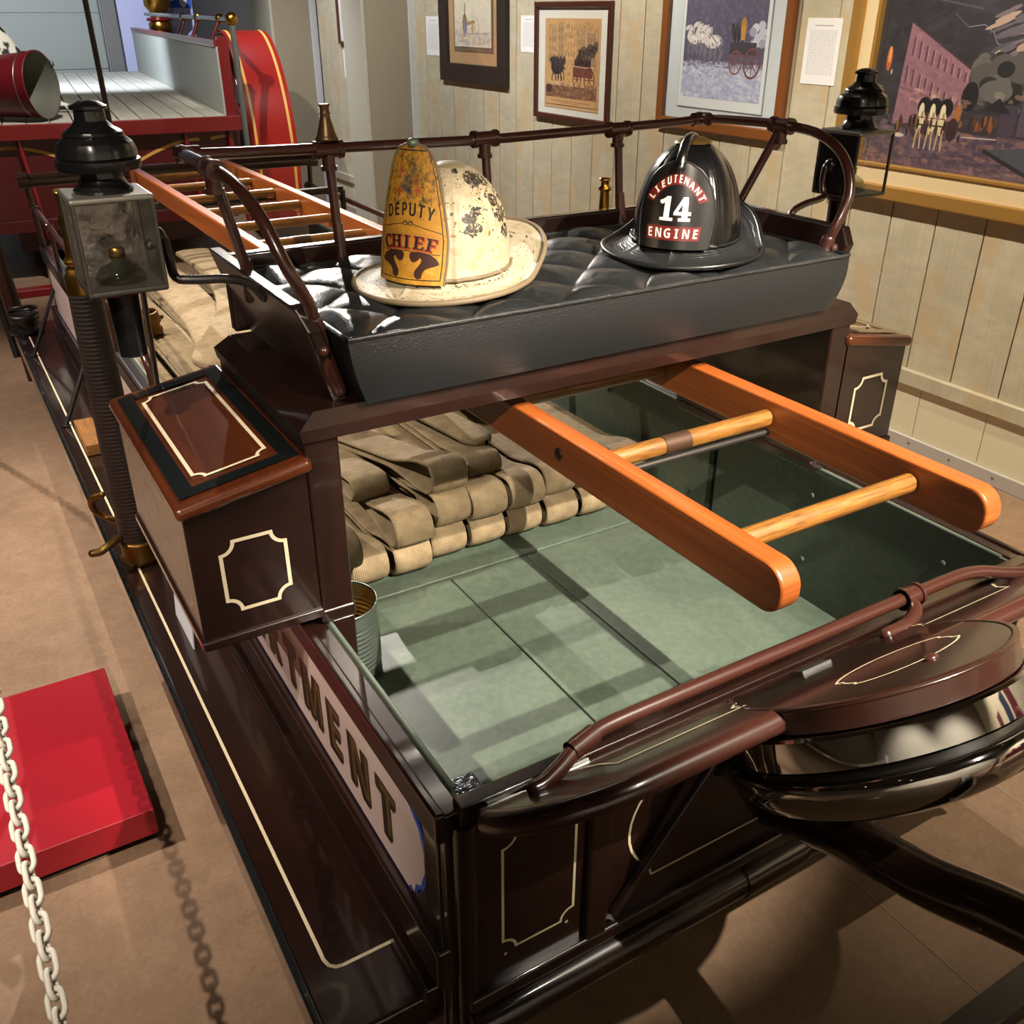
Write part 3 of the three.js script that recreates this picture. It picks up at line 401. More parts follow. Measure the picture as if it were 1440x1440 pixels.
// leaning seat sides and back
const sideG = (() => { const sh = new THREE.Shape(); sh.moveTo(-1.76, 0); sh.lineTo(-1.31, 0); sh.quadraticCurveTo(-1.315, 0.05, -1.295, 0.09); sh.lineTo(-1.29, 0.12); sh.lineTo(-1.315, 0.15); sh.lineTo(-1.78, 0.15); sh.lineTo(-1.76, 0); const g = extr(sh, 0.024, 0.004, 2); const p = g.attributes.position; const m = basis([0.486, 1.145, 0], [0, 0, 1], [0, 1, 0]); g.applyMatrix4(m); const q = g.attributes.position; for (let i = 0; i < q.count; i++) q.setX(i, q.getX(i) - (q.getY(i) - 1.145) * 0.30); g.computeVertexNormals(); return g; });
both('seat_side', () => boxUV(sideG(), 0.8, 0.5, 'z'), MAT.brown);
part('seat_back', WX(bx(0.435, 1.565, 1.145, 1.288, -1.765, -1.738, 0.005, 2)), MAT.brown, wagon);
for (const s of [0, 1]) { const f = (g) => s ? mir(g) : g; part('gold_line', f(tube([[0.444, 1.28, -1.42], [0.462, 1.22, -1.35], [0.478, 1.16, -1.33]], 0.0012, 12, 5)), M(0x8a7358, 0.5), wagon); }
// pipe rail round the back and arms, with tees and posts
const RY = 1.452, RZb = -1.75, RR = 0.0098;
const railPts = [[0.446, 1.262, -1.318], [0.438, 1.30, -1.305], [0.41, 1.362, -1.308], [0.395, 1.42, -1.345], [0.386, 1.456, -1.42], [0.383, 1.466, -1.53], [0.390, 1.464, -1.68], [0.395, 1.460, -1.765]];
const gr = part('grab_rail', merge([tube(railPts, RR, 40, 12), mir(tube(railPts, RR, 40, 12)).translate(-0.035, 0, 0), tube([[0.395, RY + 0.008, -1.765], [0.5, RY + 0.004, RZb - 0.02], [1.0, RY - 0.004, RZb - 0.02], [1.49, RY + 0.004, RZb - 0.02], [1.57, RY + 0.008, -1.765]], RR, 120, 12, 0.1)]), MAT.rail, wagon);
const tee = (x, y, z, alongX) => merge([rod(alongX ? [x - 0.026, y, z] : [x, y, z - 0.026], alongX ? [x + 0.026, y, z] : [x, y, z + 0.026], 0.0145), rod(alongX ? [x - 0.028, y, z] : [x, y, z - 0.028], alongX ? [x - 0.02, y, z] : [x, y, z - 0.02], 0.0168), rod(alongX ? [x + 0.02, y, z] : [x, y, z + 0.02], alongX ? [x + 0.028, y, z] : [x, y, z + 0.028], 0.0168), rod([x, y - 0.032, z], [x, y, z], 0.0125), rod([x, y - 0.036, z], [x, y - 0.028, z], 0.0155)]);
for (const x of [0.66, 0.995, 1.33]) { part('rail_tee', tee(x, RY - 0.002, RZb - 0.02, true), MAT.rail, wagon); part('rail_post', merge([rod([x, 1.285, -1.752], [x, RY, RZb - 0.02], 0.009), rod([x, 1.20, -1.735], [x, 1.32, -1.752], 0.0155, 0.0095)]), MAT.rail, wagon); }
for (const s of [0, 1]) { const f = (g) => s ? mir(g).translate(-0.035, 0, 0) : g; part('rail_tee', f(tee(0.383, 1.465, -1.535, false)), MAT.rail, wagon); part('rail_elbow', f(merge([rod([0.40, 1.4605, -1.745], [0.396, 1.460, -1.785], 0.0145), rod([0.385, 1.460, -1.768], [0.425, 1.459, -1.77], 0.0145)])), MAT.rail, wagon); part('rail_post', f(merge([rod([0.434, 1.285, -1.595], [0.383, 1.465, -1.535], 0.009), rod([0.44, 1.24, -1.605], [0.43, 1.31, -1.59], 0.015, 0.0095)])), MAT.rail, wagon); part('rail_foot', f(merge([tube([[0.444, 1.275, -1.313], [0.452, 1.235, -1.315], [0.474, 1.16, -1.318]], 0.014, 14, 10), ...[[0.44, 1.262, -1.30], [0.45, 1.232, -1.298]].map((c) => new THREE.SphereGeometry(0.009, 10, 8).translate(...c))])), MAT.rail, wagon); }
// brass nozzle finial on the back rail
part('finial', lathe([[0.0, 0.0], [0.022, 0.0], [0.024, 0.006], [0.021, 0.012], [0.019, 0.02], [0.011, 0.062], [0.0095, 0.072], [0.012, 0.075], [0.0095, 0.079], [0.0095, 0.093], [0.0115, 0.096], [0.0115, 0.101], [0.006, 0.102], [0.0, 0.098]], 24).scale(0.9, 0.62, 0.9).translate(0.66, RY + 0.014, RZb - 0.02), M(0x6a5238, 0.4, { metalness: 0.7 }), wagon, 'tarnished brass nozzle finial');
part('nozzle_tip', lathe([[0.0, -0.12], [0.018, -0.12], [0.016, -0.01], [0.0125, 0.0], [0.0105, 0.045], [0.0145, 0.047], [0.0145, 0.054], [0.0095, 0.056], [0.0095, 0.066], [0.0125, 0.068], [0.0125, 0.074], [0, 0.074]], 20).translate(1.312, 1.275, -1.785), MAT.brass, wagon, 'polished brass nozzle tip');
// ---------- side tool boxes ----------
for (const s of [0, 1]) {
  const f = (g) => s ? mir(g) : g, x0 = 0.206, x1 = 0.398, z0 = -1.785, z1 = -1.285, yb = 0.795, yl = 1.018, yr = 1.05;
  const tb = part('tool_box', f(boxUV(hexa([[x0, yb, z1], [x1, yb, z1], [x1, yb, z0], [x0, yb, z0], [x0, yl, z1], [x1, yr, z1], [x1, yr, z0], [x0, yl, z0]]), 0.7, 0.5, 'z')), MAT.brown, wagon);
  part('bottom_board', f(bx(x0 - 0.006, x1 + 0.004, yb - 0.012, yb + 0.006, z0 - 0.006, z1 + 0.006, 0.004, 2)), MAT.brown, tb);
  const sl = (yr - yl) / (x1 - x0), up = (x) => yl + (x - x0) * sl, t = 0.024, e = 0.01;
  const lidG = new RoundedBoxGeometry(x1 - x0 + 2 * e + 0.004, t, z1 - z0 + 2 * e, 3, 0.01).rotateZ(Math.atan(sl)).translate((x0 + x1) / 2, up((x0 + x1) / 2) + t / 2, (z0 + z1) / 2);
  const lid = part('lid', f(boxUV(lidG, 0.6, 0.4, 'z')), M(0xffffff, 0.25, { map: dtex(256, 256, (u, v) => { const n = fbm(u, v, 3, 20, 3), l = fbm(u, v, 60, 60, 2); return mixc([62, 27, 12], [92, 44, 20], n * 0.9 + (l - 0.5) * 0.4); }), clearcoat: 1, clearcoatRoughness: 0.06 }), tb);
  const c = Math.cos(Math.atan(sl)), lm = basis([(x0 + x1) / 2, up((x0 + x1) / 2) + t * 1.0 + 0.0028, (z0 + z1) / 2], [c, c * sl, 0], [0, 0, -1]);
  part('dark_border', f(ribbon([[-0.082, -0.222], [0.082, -0.222], [0.082, 0.222], [-0.082, 0.222]], 0.026, true, lm)), M(0x101516, 0.2, { clearcoat: 0.8 }), lid, 'black painted border');
  part('pinstripe', f(ribbon(notched(-0.058, 0.058, -0.19, 0.19, 0.016), 0.006, true, lm.clone().multiply(new THREE.Matrix4().makeTranslation(0, 0, 0.0006)))), MAT.stripe, lid);
  part('pinstripe', f(ribbon(notched(0.25, 0.352, 0.842, 0.965, 0.021), 0.006, true, basis([0, 0, z1 + 0.0012], [1, 0, 0], [0, 1, 0]))), MAT.stripe, tb);
  const om = basis([x0 - 0.0012, 0, 0], [0, 0, 1], [0, 1, 0]);
  part('side_panel', f(bx(x0 - 0.001, x0, 0.80, 1.012, z0 + 0.004, z1 - 0.004, 0)), M(0x2c1d18, 0.35, { clearcoat: 0.6, clearcoatRoughness: 0.2 }), tb);
  part('pinstripe', f(merge([ribbon(notched(z0 + 0.04, z1 - 0.04, 0.83, 0.985, 0.02), 0.004, true, om), ribbon([[-1.66, 0.9], [-1.6, 0.955], [-1.52, 0.955], [-1.46, 0.9], [-1.52, 0.85], [-1.6, 0.85]], 0.003, true, om)])), M(0x9c8a72, 0.5), tb);
}
// ---------- rear rails ----------
both('rear_post', () => rod([0.385, 0.7, -4.63], [0.372, 1.04, -4.63], 0.012), MAT.rail);
part('rear_roller', merge([rod([0.36, 1.042, -4.63], [1.64, 1.042, -4.63], 0.028), rod([0.34, 1.042, -4.63], [0.38, 1.042, -4.63], 0.034), rod([1.62, 1.042, -4.63], [1.66, 1.042, -4.63], 0.034), rod([1.60, 1.05, -4.63], [1.60, 1.095, -4.63], 0.009)]), M(0x33211a, 0.35, { clearcoat: 0.7 }), wagon);
both('side_rail', () => merge([tube([[0.385, 0.92, -4.63], [0.382, 0.925, -4.4], [0.382, 0.92, -3.4], [0.384, 0.9, -2.6], [0.39, 0.86, -2.5], [0.392, 0.76, -2.48]], 0.0125, 50, 10, 0.2), rod([0.385, 0.92, -4.60], [0.385, 0.92, -4.65], 0.02)]), MAT.rail);
for (const z of [-4.2, -3.6, -3.0]) both('rail_stanchion', () => merge([rod([0.388, 0.74, z], [0.382, 0.922, z], 0.009), new THREE.SphereGeometry(0.018, 12, 8).translate(0.382, 0.922, z)]), MAT.rail);
part('ladder_rest', [bx(0.42, 1.58, 0.97, 0.997, -4.12, -4.08, 0.006), rod([0.42, 0.74, -4.1], [0.42, 0.98, -4.1], 0.012), rod([1.58, 0.74, -4.1], [1.58, 0.98, -4.1], 0.012)], MAT.iron, wagon);
part('axle', [bx(0.25, 1.75, 0.2, 0.27, -3.9, -3.83, 0.006), bx(0.25, 1.75, 0.2, 0.27, -1.35, -1.28, 0.006)], MAT.iron, wagon);
// wheels under the bed
function spoked(r, n, rimW, mRim, mSpoke) { const g = [new THREE.TorusGeometry(r, rimW, 10, 48).scale(1, 1, 1)], sp = []; for (let k = 0; k < n; k++) { const a = k / n * 6.2832; sp.push(rod([0.06 * Math.cos(a), 0.06 * Math.sin(a), 0], [r * Math.cos(a), r * Math.sin(a), 0], 0.014, 0.011, 8)); } return [merge(g), merge(sp), merge([new THREE.CylinderGeometry(0.06, 0.075, 0.14, 20).rotateX(Math.PI / 2)])]; }
for (const z of [-3.87]) for (const x of [0.42, 1.58]) { const [a, b, c] = spoked(0.24, 12, 0.02); const wv = part('wheel', a.rotateY(Math.PI / 2).translate(x, 0.262, z), MAT.iron, wagon); part('spokes', b.rotateY(Math.PI / 2).translate(x, 0.262, z), MAT.redDark, wv); part('hub', c.rotateY(Math.PI / 2).translate(x, 0.262, z), MAT.redDark, wv); }
for (const x of [0.6, 1.4]) { const [a, b, c] = spoked(0.165, 12, 0.02); const wv = part('wheel', a.rotateY(Math.PI / 2).translate(x, 0.188, -1.31), MAT.iron, wagon); part('spokes', b.rotateY(Math.PI / 2).translate(x, 0.188, -1.31), MAT.redDark, wv); part('hub', c.rotateY(Math.PI / 2).translate(x, 0.188, -1.31), MAT.redDark, wv); }
// ---------- ladder ----------
const ladder = thing('wooden_ladder', 'long varnished orange wooden ladder lying along the wagon under the seat', 'ladder');
function railShape(z0, z1, y0, y1, r) { const s = new THREE.Shape(); s.moveTo(z0, y0); s.lineTo(z1 - r, y0); s.absarc(z1 - r, y0 + r, r, -Math.PI / 2, 0, false); s.absarc(z1 - r, y1 - r, r, 0, Math.PI / 2, false); s.lineTo(z0, y1); s.lineTo(z0, y0); return s; }
for (const x of [0.79, 1.195]) part('side_rail', boxUV(extr(railShape(-4.62, -0.668, 0.998, 1.07, 0.034), 0.036, 0.005, 3, 12).applyMatrix4(basis([x + 0.036, 0, 0], [0, 0, 1], [0, 1, 0])), 0.9, 0.16, 'z'), MAT.ladder, ladder);
const rungG = [0, 1, 2].map(() => boxUV(new THREE.CylinderGeometry(0.0155, 0.0155, 0.38, 18).rotateZ(Math.PI / 2), 0.3, 0.1, 'x'));
for (let k = 0; k < 13; k++) {
  const z = -0.80 - k * 0.305, r = part('rung', rungG[k % 3], MAT.rung, ladder); r.position.set(1.01, 1.036, z);
  if (k % 3 === 1) { part('tie_rod', rod([-0.205, -0.026, 0.004], [0.205, -0.026, 0.004], 0.006), M(0x55514c, 0.35, { metalness: 0.8 }), r); part('iron_band', new THREE.CylinderGeometry(0.0168, 0.0168, 0.055, 18, 1, true).rotateZ(Math.PI / 2).translate(-0.03, 0, 0), new THREE.MeshPhysicalMaterial({ color: 0x4a3424, roughness: 0.5, metalness: 0.4, side: THREE.DoubleSide }), r); }
}
for (const z of [-1.17]) part('rail_rivet', new THREE.SphereGeometry(0.011, 14, 8).scale(0.4, 1, 1).translate(0.7895, 1.034, z), M(0x241510, 0.5), ladder);
// ---------- seat cushion ----------
const cush = thing('seat_cushion', 'long black quilted leather seat cushion on the wagon bench', 'cushion');
{
  const x0 = 0.474, x1 = 1.526, z0 = -1.725, z1 = -1.258, NX = 220, NZ = 100, Y0 = 1.257, pos = [], uv = [], idx = [];
  for (let j = 0; j <= NZ; j++) for (let i = 0; i <= NX; i++) {
    const x = x0 + (x1 - x0) * i / NX, z = z0 + (z1 - z0) * j / NZ, u = (x - 0.5) / 0.172 + (z + 1.26) / 0.172, v = (x - 0.5) / 0.172 - (z + 1.26) / 0.172;
    const q = Math.pow(Math.abs(Math.sin(Math.PI * u) * Math.sin(Math.PI * v)), 0.5), e = Math.min(1, Math.min(x - x0, x1 - x, z - z0, z1 - z) / 0.025);
    const wr = (fbm((x * 3.1) % 1, (z * 3.3 + 8) % 1, 16, 16, 3) - 0.5) * 0.004 * q;
    pos.push(x, Y0 - 0.008 + (0.0165 * q + wr) * (0.35 + 0.65 * e) + 0.004 * Math.sqrt(e), z); uv.push(x * 2, z * 2);
  }
  for (let j = 0; j < NZ; j++) for (let i = 0; i < NX; i++) { const a = j * (NX + 1) + i, b = a + 1, c = a + NX + 1, d = c + 1; idx.push(a, c, b, b, c, d); }
  const g = new THREE.BufferGeometry(); g.setAttribute('position', new THREE.Float32BufferAttribute(pos, 3)); g.setAttribute('uv', new THREE.Float32BufferAttribute(uv, 2)); g.setIndex(idx); g.computeVertexNormals();
  part('quilted_top', g, MAT.leather, cush);
  // side band, bulging a little, narrower at the bottom
  const ring = [[x0, z1], [x1, z1], [x1, z0], [x0, z0]], bpos = [], buv = [], bi = [], per = []; for (let s = 0; s < 4; s++) for (let k = 0; k < 40; k++) { const a = ring[s], b = ring[(s + 1) % 4], t = k / 40; per.push([a[0] + (b[0] - a[0]) * t, a[1] + (b[1] - a[1]) * t]); }
  const rows = 8; for (let r = 0; r <= rows; r++) for (let k = 0; k <= 160; k++) { const [x, z] = per[k % 160], t = r / rows, y = 1.149 + (Y0 - 0.003 - 1.149) * t, bul = Math.sin(Math.PI * t) * 0.006, nar = (1 - t) * 0.026, sx = (x - 1) / 0.526, sz = (z + 1.4915) / 0.2335; bpos.push(x + (sx > 0.99 ? 1 : sx < -0.99 ? -1 : sx) * (bul - nar), y, z + (sz > 0.99 ? 1 : sz < -0.99 ? -1 : 0) * (bul - nar * 0.3)); buv.push(k / 40 * 1.2, t * 0.25); }
  for (let r = 0; r < rows; r++) for (let k = 0; k < 160; k++) { const a = r * 161 + k, b = a + 1, c = a + 161, d = c + 1; bi.push(a, b, c, b, d, c); }
  const bg = new THREE.BufferGeometry(); bg.setAttribute('position', new THREE.Float32BufferAttribute(bpos, 3)); bg.setAttribute('uv', new THREE.Float32BufferAttribute(buv, 2)); bg.setIndex(bi); bg.computeVertexNormals();
  part('side_band', bg, MAT.leather, cush);
  const pp = [...per, per[0]].map(([x, z]) => V(x, Y0 - 0.002, z)); part('piping', new THREE.TubeGeometry(new THREE.CatmullRomCurve3(pp, false, 'catmullrom', 0), 320, 0.0042, 8), MAT.leather, cush);
}
// ---------- fire helmets ----------
function helmet(o, mCrown, mBrim, mEdge, shieldTex, sh) {
  const NT = 144, hash8 = 8, a = 0.088, b = 0.108, H0 = 0.026, Hc = 0.158;
  const cr = (th, t) => { const k = Math.sqrt(Math.max(0, 1 - Math.pow(t, 2.5))) * (1 + 0.04 * (1 - t)); let rg = 0; const ph = ((th / (Math.PI * 2) * hash8) % 1 + 1) % 1, d = Math.min(ph, 1 - ph); rg = 0.028 * Math.exp(-Math.pow(d / 0.045, 2)) * Math.min(1, (1 - t) * 4) - 0.018 * Math.exp(-Math.pow((d - 0.13) / 0.05, 2)) * Math.min(1, (1 - t) * 3); const s = k * (1 + rg); return [a * s * Math.sin(th), H0 + Hc * t, b * s * Math.cos(th) - 0.006 * t]; };
  const grid = (nu, nv, f) => { const p = [], u = [], ix = []; for (let j = 0; j <= nv; j++) for (let i = 0; i <= nu; i++) { p.push(...f(i / nu, j / nv)); u.push(i / nu, j / nv); } for (let j = 0; j < nv; j++) for (let i = 0; i < nu; i++) { const A = j * (nu + 1) + i, B = A + 1, C = A + nu + 1, D = C + 1; ix.push(A, B, C, B, D, C); } const g = new THREE.BufferGeometry(); g.setAttribute('position', new THREE.Float32BufferAttribute(p, 3)); g.setAttribute('uv', new THREE.Float32BufferAttribute(u, 2)); g.setIndex(ix); g.computeVertexNormals(); return g; };
  part('crown', grid(NT, 40, (u, v) => cr(u * Math.PI * 2, 1 - Math.pow(1 - v, 1.6))), mCrown, o);
  const outer = (th) => { const c = Math.cos(th), s = Math.sin(th), back = Math.max(0, -c); const R = 0.138 + 0.027 * Math.max(0, c) + 0.078 * Math.pow(back, 3.6); const y = 0.007 + 0.009 * s * s + 0.058 * Math.pow(back, 2.6) + 0.004 * Math.max(0, c); return [R * s * 0.97, y, R * c]; };
  const brim = (off) => grid(NT, 14, (u, v) => { const th = u * Math.PI * 2, i = cr(th, 0), q = outer(th), t = v, y = i[1] * (1 - t) + q[1] * t - 0.008 * Math.sin(Math.PI * t); return [i[0] * 0.97 * (1 - t) + q[0] * t, y - off, i[2] * 0.97 * (1 - t) + q[2] * t]; });
  const bot = brim(0.005); part('brim', merge([brim(0), bot]), mBrim, o);
  const rim = []; for (let k = 0; k <= 96; k++) { const q = outer(k / 96 * Math.PI * 2); rim.push(V(q[0], q[1] - 0.0025, q[2])); } part('brim_edge', new THREE.TubeGeometry(new THREE.CatmullRomCurve3(rim, true), 192, 0.0045, 8, true), mEdge, o);
  const band = []; for (let k = 0; k < 96; k++) { const q = cr(k / 96 * Math.PI * 2, 0.02); band.push(V(q[0] * 1.02, q[1], q[2] * 1.02)); } part('crown_welt', new THREE.TubeGeometry(new THREE.CatmullRomCurve3(band, true), 160, 0.003, 6, true), mEdge, o);
  // shield: a bowed plate standing against the front of the crown
  const plate = (dz) => grid(24, 40, (u, v) => { const w = sh.w(v), ph = (u - 0.5) * 2 * w / 0.1; return [0.1 * Math.sin(ph), sh.y0 + sh.h * v, 0.1 * Math.cos(ph) - 0.1 + sh.z0 + sh.lean * v + dz - 0.0]; });
  part('shield', plate(0), M(0xffffff, sh.rough, { map: shieldTex, clearcoat: sh.cc, clearcoatRoughness: 0.15 }), o, sh.label);
  part('shield_back', merge([plate(-0.0035), (() => { const e = []; for (let k = 0; k <= 40; k++) { const v = k / 40, w = sh.w(v), ph = -w / 0.1; e.push([0.1 * Math.sin(ph), sh.y0 + sh.h * v, 0.1 * Math.cos(ph) - 0.1 + sh.z0 + sh.lean * v - 0.0018]); } for (let k = 40; k >= 0; k--) { const v = k / 40, w = sh.w(v), ph = w / 0.1; e.push([0.1 * Math.sin(ph), sh.y0 + sh.h * v, 0.1 * Math.cos(ph) - 0.1 + sh.z0 + sh.lean * v - 0.0018]); } return new THREE.TubeGeometry(curve(e), 160, 0.0024, 6); })()]), mEdge, o);
  return cr;
}
const chips = (g, w, h, list, col) => { for (const [x, y, r, n] of list) for (let k = 0; k < n; k++) { const a = rnd() * 6.28, d = Math.sqrt(rnd()) * r; blob(g, (x + Math.cos(a) * d * 0.6) * w, (y + Math.sin(a) * d) * h, w * (0.0015 + rnd() * rnd() * 0.007), h * (0.004 + rnd() * rnd() * 0.02), col[Math.floor(rnd() * col.length)], rnd() * 3); } };
const creamTex = canvasTex(1024, 512, (g, w, h) => {
  g.fillStyle = '#a89c80'; g.fillRect(0, 0, w, h); speckle(g, w, h, 900, ['#9e8f6c', '#b0a790', '#96825e', '#b6af9c', '#a29474'], 4, 22);
  const dark = ['#2b261f', '#3a3228', '#4b3f30', '#1f1b17']; for (let k = 0; k < 8; k++) chips(g, w, h, [[(k + 0.02) / 8, 0.45, 0.4, 34]], ['#6b5a40', '#8c744c', '#4b3f30']);
  chips(g, w, h, [[0.235, 0.27, 0.085, 260], [0.245, 0.24, 0.05, 160], [0.165, 0.6, 0.035, 60], [0.175, 0.68, 0.045, 70], [0.19, 0.55, 0.03, 40], [0.285, 0.5, 0.05, 90], [0.3, 0.62, 0.06, 110], [0.31, 0.75, 0.05, 90], [0.3, 0.3, 0.08, 110], [0.15, 0.15, 0.04, 60], [0.6, 0.4, 0.1, 120], [0.8, 0.3, 0.1, 120], [0.4, 0.6, 0.12, 160], [0.375, 0.4, 0.3, 200]], dark); chips(g, w, h, [[0.5, 0.03, 0.9, 420]], ['#8c744c', '#5a4a33', '#9c855c', '#3a3228']); chips(g, w, h, [[0.25, 0.5, 0.5, 200]], ['#b09a6c', '#a08a5e', '#bfae88']);
  for (let k = 0; k < 260; k++) line(g, [[rnd() * w, rnd() * h], [rnd() * w * 0 + rnd() * w, rnd() * h]].map((p, i, A) => i ? [A[0][0] + (rnd() - 0.5) * 26, A[0][1] + (rnd() - 0.5) * 26] : p), '#8d7a58', 1);
});
creamTex.wrapS = THREE.RepeatWrapping;
const creamBrim = canvasTex(1024, 256, (g, w, h) => { g.fillStyle = '#a89d84'; g.fillRect(0, 0, w, h); speckle(g, w, h, 700, ['#9b8c6a', '#b4ac98', '#947f58', '#aea48a'], 4, 18); chips(g, w, h, [[0.5, 0.12, 0.9, 260], [0.06, 0.3, 0.2, 160], [0.95, 0.5, 0.2, 160], [0.2, 0.95, 0.2, 160], [0.05, 0.97, 0.1, 120], [0.9, 0.97, 0.1, 120], [0.5, 0.97, 0.9, 260]], ['#2b261f', '#5a4a33', '#8c744c', '#4b3f30']); for (let k = 0; k < 420; k++) { const x = rnd() * w, y = rnd() * h; line(g, [[x, y], [x + (rnd() - 0.5) * 22, y + (rnd() - 0.5) * 22]], '#7d6b4c', 1); } });
const shield1 = canvasTex(512, 900, (g, w, h) => {
  g.fillStyle = '#b8832a'; g.fillRect(0, 0, w, h); speckle(g, w, h, 900, ['#c8953a', '#a67424', '#8c6322', '#d0a24a', '#b27d2c'], 4, 26);
  speckle(g, w, h, 260, ['#4a3a1e', '#6b5426', '#3a2f1c'], 4, 26, 0, 0.42); chips(g, w, h, [[0.55, 0.1, 0.12, 160], [0.5, 0.03, 0.3, 90], [0.7, 0.25, 0.12, 90]], ['#3c3220', '#544526', '#2a2418']);
  for (const [x, y, c] of [[150, 170, '#9c4a2c'], [215, 215, '#4a4744'], [290, 170, '#6b5a3a'], [190, 270, '#3c4a4a'], [250, 290, '#34383c'], [150, 300, '#a33f24'], [330, 290, '#a84a2a'], [260, 240, '#51442f'], [320, 220, '#7c4426']]) for (let k = 0; k < 14; k++) line(g, [[x, y], [x + Math.cos(k * 0.45) * (26 + rnd() * 22), y + Math.sin(k * 0.45) * (26 + rnd() * 22)]], c, 5);
  g.textAlign = 'center'; g.textBaseline = 'middle';
  const arcText = (t, cx, cy, R, step, font, fill, stroke, sx = 1) => { [...t].forEach((c, i) => { const a = (i - (t.length - 1) / 2) * step; g.save(); g.translate(cx + R * Math.sin(a), cy - R * Math.cos(a)); g.rotate(a); g.scale(sx, 1); g.font = font; if (stroke) { g.lineWidth = 10; g.strokeStyle = stroke; g.strokeText(c, 4, 6); } g.fillStyle = fill; g.fillText(c, 0, 0); g.restore(); }); };
  arcText('DEPUTY', 250, 1010, 600, 0.115, 'bold 118px sans-serif', '#2a2116', null, 0.82);
  line(g, [[40, 545], [130, 520], [200, 508], [232, 488], [250, 510], [268, 488], [300, 508], [380, 530], [480, 560]], '#2a2014', 5); S(g, '#2a2014', 5); for (const x of [232, 272]) { g.beginPath(); g.ellipse(x, 500, 15, 13, 0, 0, 7); g.stroke(); }
  g.fillStyle = '#b07a2c'; g.fillRect(40, 560, 432, 120); arcText('CHIEF', 250, 1500, 880, 0.094, 'bold 118px serif', '#1f1a14', '#9a3522');
  line(g, [[40, 694], [250, 680], [470, 700]], '#2a2014', 5);
  g.fillStyle = '#3a2118'; for (const s of [-1, 1]) { g.beginPath(); g.moveTo(256 + s * 20, 700); g.bezierCurveTo(256 + s * 40, 660, 256 + s * 190, 680, 256 + s * 215, 760); g.bezierCurveTo(256 + s * 180, 790, 256 + s * 110, 770, 256 + s * 110, 850); g.bezierCurveTo(256 + s * 80, 880, 256 + s * 50, 850, 256 + s * 60, 810); g.bezierCurveTo(256 + s * 90, 760, 256 + s * 120, 740, 256 + s * 90, 720); g.bezierCurveTo(256 + s * 70, 760, 256 + s * 20, 770, 256 + s * 20, 700); g.fill(); }
  line(g, [[24, 868], [24, 40], [488, 40], [488, 868], [24, 868]], '#2c2114', 7);
});
const shield2 = canvasTex(512, 560, (g, w, h) => {
  g.fillStyle = '#0f0d0d'; g.fillRect(0, 0, w, h); speckle(g, w, h, 300, ['#141212', '#1a1614', '#0b0a0c'], 6, 30);
  g.textAlign = 'center'; g.textBaseline = 'middle';
  S(g, '#5c1a16', 74); g.beginPath(); g.arc(250, 300, 196, Math.PI * 1.08, Math.PI * 1.92); g.stroke();
  [...'LIEUTENANT'].forEach((c, i) => { const a = (i - 4.5) * 0.262; g.save(); g.translate(250 + 196 * Math.sin(a), 300 - 196 * Math.cos(a)); g.rotate(a); g.scale(0.82, 1); g.font = 'bold 72px sans-serif'; g.fillStyle = '#e0d8c8'; g.fillText(c, 0, 0); g.restore(); });
  g.save(); g.translate(250, 300); g.scale(0.95, 1); g.font = 'bold 205px serif'; g.fillStyle = '#ded6c6'; g.strokeStyle = '#ded6c6'; g.lineWidth = 9; g.fillText('14', 0, 0); g.strokeText('14', 0, 0); g.restore();
  g.fillStyle = '#5c1a16'; g.fillRect(66, 410, 372, 92); [...'ENGINE'].forEach((c, i) => { g.save(); g.translate(96 + i * 62, 457); g.scale(0.85, 1); g.font = 'bold 84px sans-serif'; g.fillStyle = '#e0d8c8'; g.fillText(c, 0, 0); g.restore(); });
});
const bezW = (pts) => (v) => { for (let i = 0; i < pts.length - 1; i++) if (v <= pts[i + 1][0]) { const t = (v - pts[i][0]) / (pts[i + 1][0] - pts[i][0]), s = t; return pts[i][1] + (pts[i + 1][1] - pts[i][1]) * s; } return pts[pts.length - 1][1]; };
const h1 = thing('fire_helmet', 'worn cream leather fire helmet with tall yellow deputy chief shield, on cushion', 'helmet');
{
  const mc = M(0xffffff, 0.55, { map: creamTex, bumpMap: bumpFine, bumpScale: 0.0006 }), mb = M(0xffffff, 0.6, { map: creamBrim, bumpMap: bumpFine, bumpScale: 0.0006 }); mb.side = mc.side = THREE.DoubleSide;
  helmet(h1, mc, mb, M(0x6e5f48, 0.6), shield1, { w: bezW([[0, 0.06], [0.15, 0.0625], [0.32, 0.0625], [0.45, 0.058], [0.6, 0.0515], [0.75, 0.0445], [0.86, 0.038], [0.92, 0.0325], [0.96, 0.026], [0.985, 0.018], [1, 0.006]]), y0: 0.026, h: 0.194, z0: 0.124, lean: -0.036, rough: 0.5, cc: 0.25, label: 'yellow painted shield with black and red lettering' });
  part('shield_finial', merge([new THREE.SphereGeometry(0.009, 12, 8).scale(1, 0.8, 1).translate(0, 0.221, 0.086), rod([0, 0.217, 0.084], [0, 0.18, 0.03], 0.005)]), M(0x6f7f6c, 0.5, { metalness: 0.5 }), h1); part('crown_cap', new THREE.SphereGeometry(0.03, 20, 8, 0, 7, 0, 1.2).scale(1, 0.4, 1.1).translate(0, 0.174, -0.006), M(0x8a7d62, 0.5), h1);
  h1.position.set(0.748, 1.259, -1.462); h1.rotation.y = Math.atan2(-0.86, 0.5); h1.scale.setScalar(1.08);
}
const h2 = thing('fire_helmet', 'glossy black leather fire helmet with white lieutenant engine 14 shield, on cushion', 'helmet');
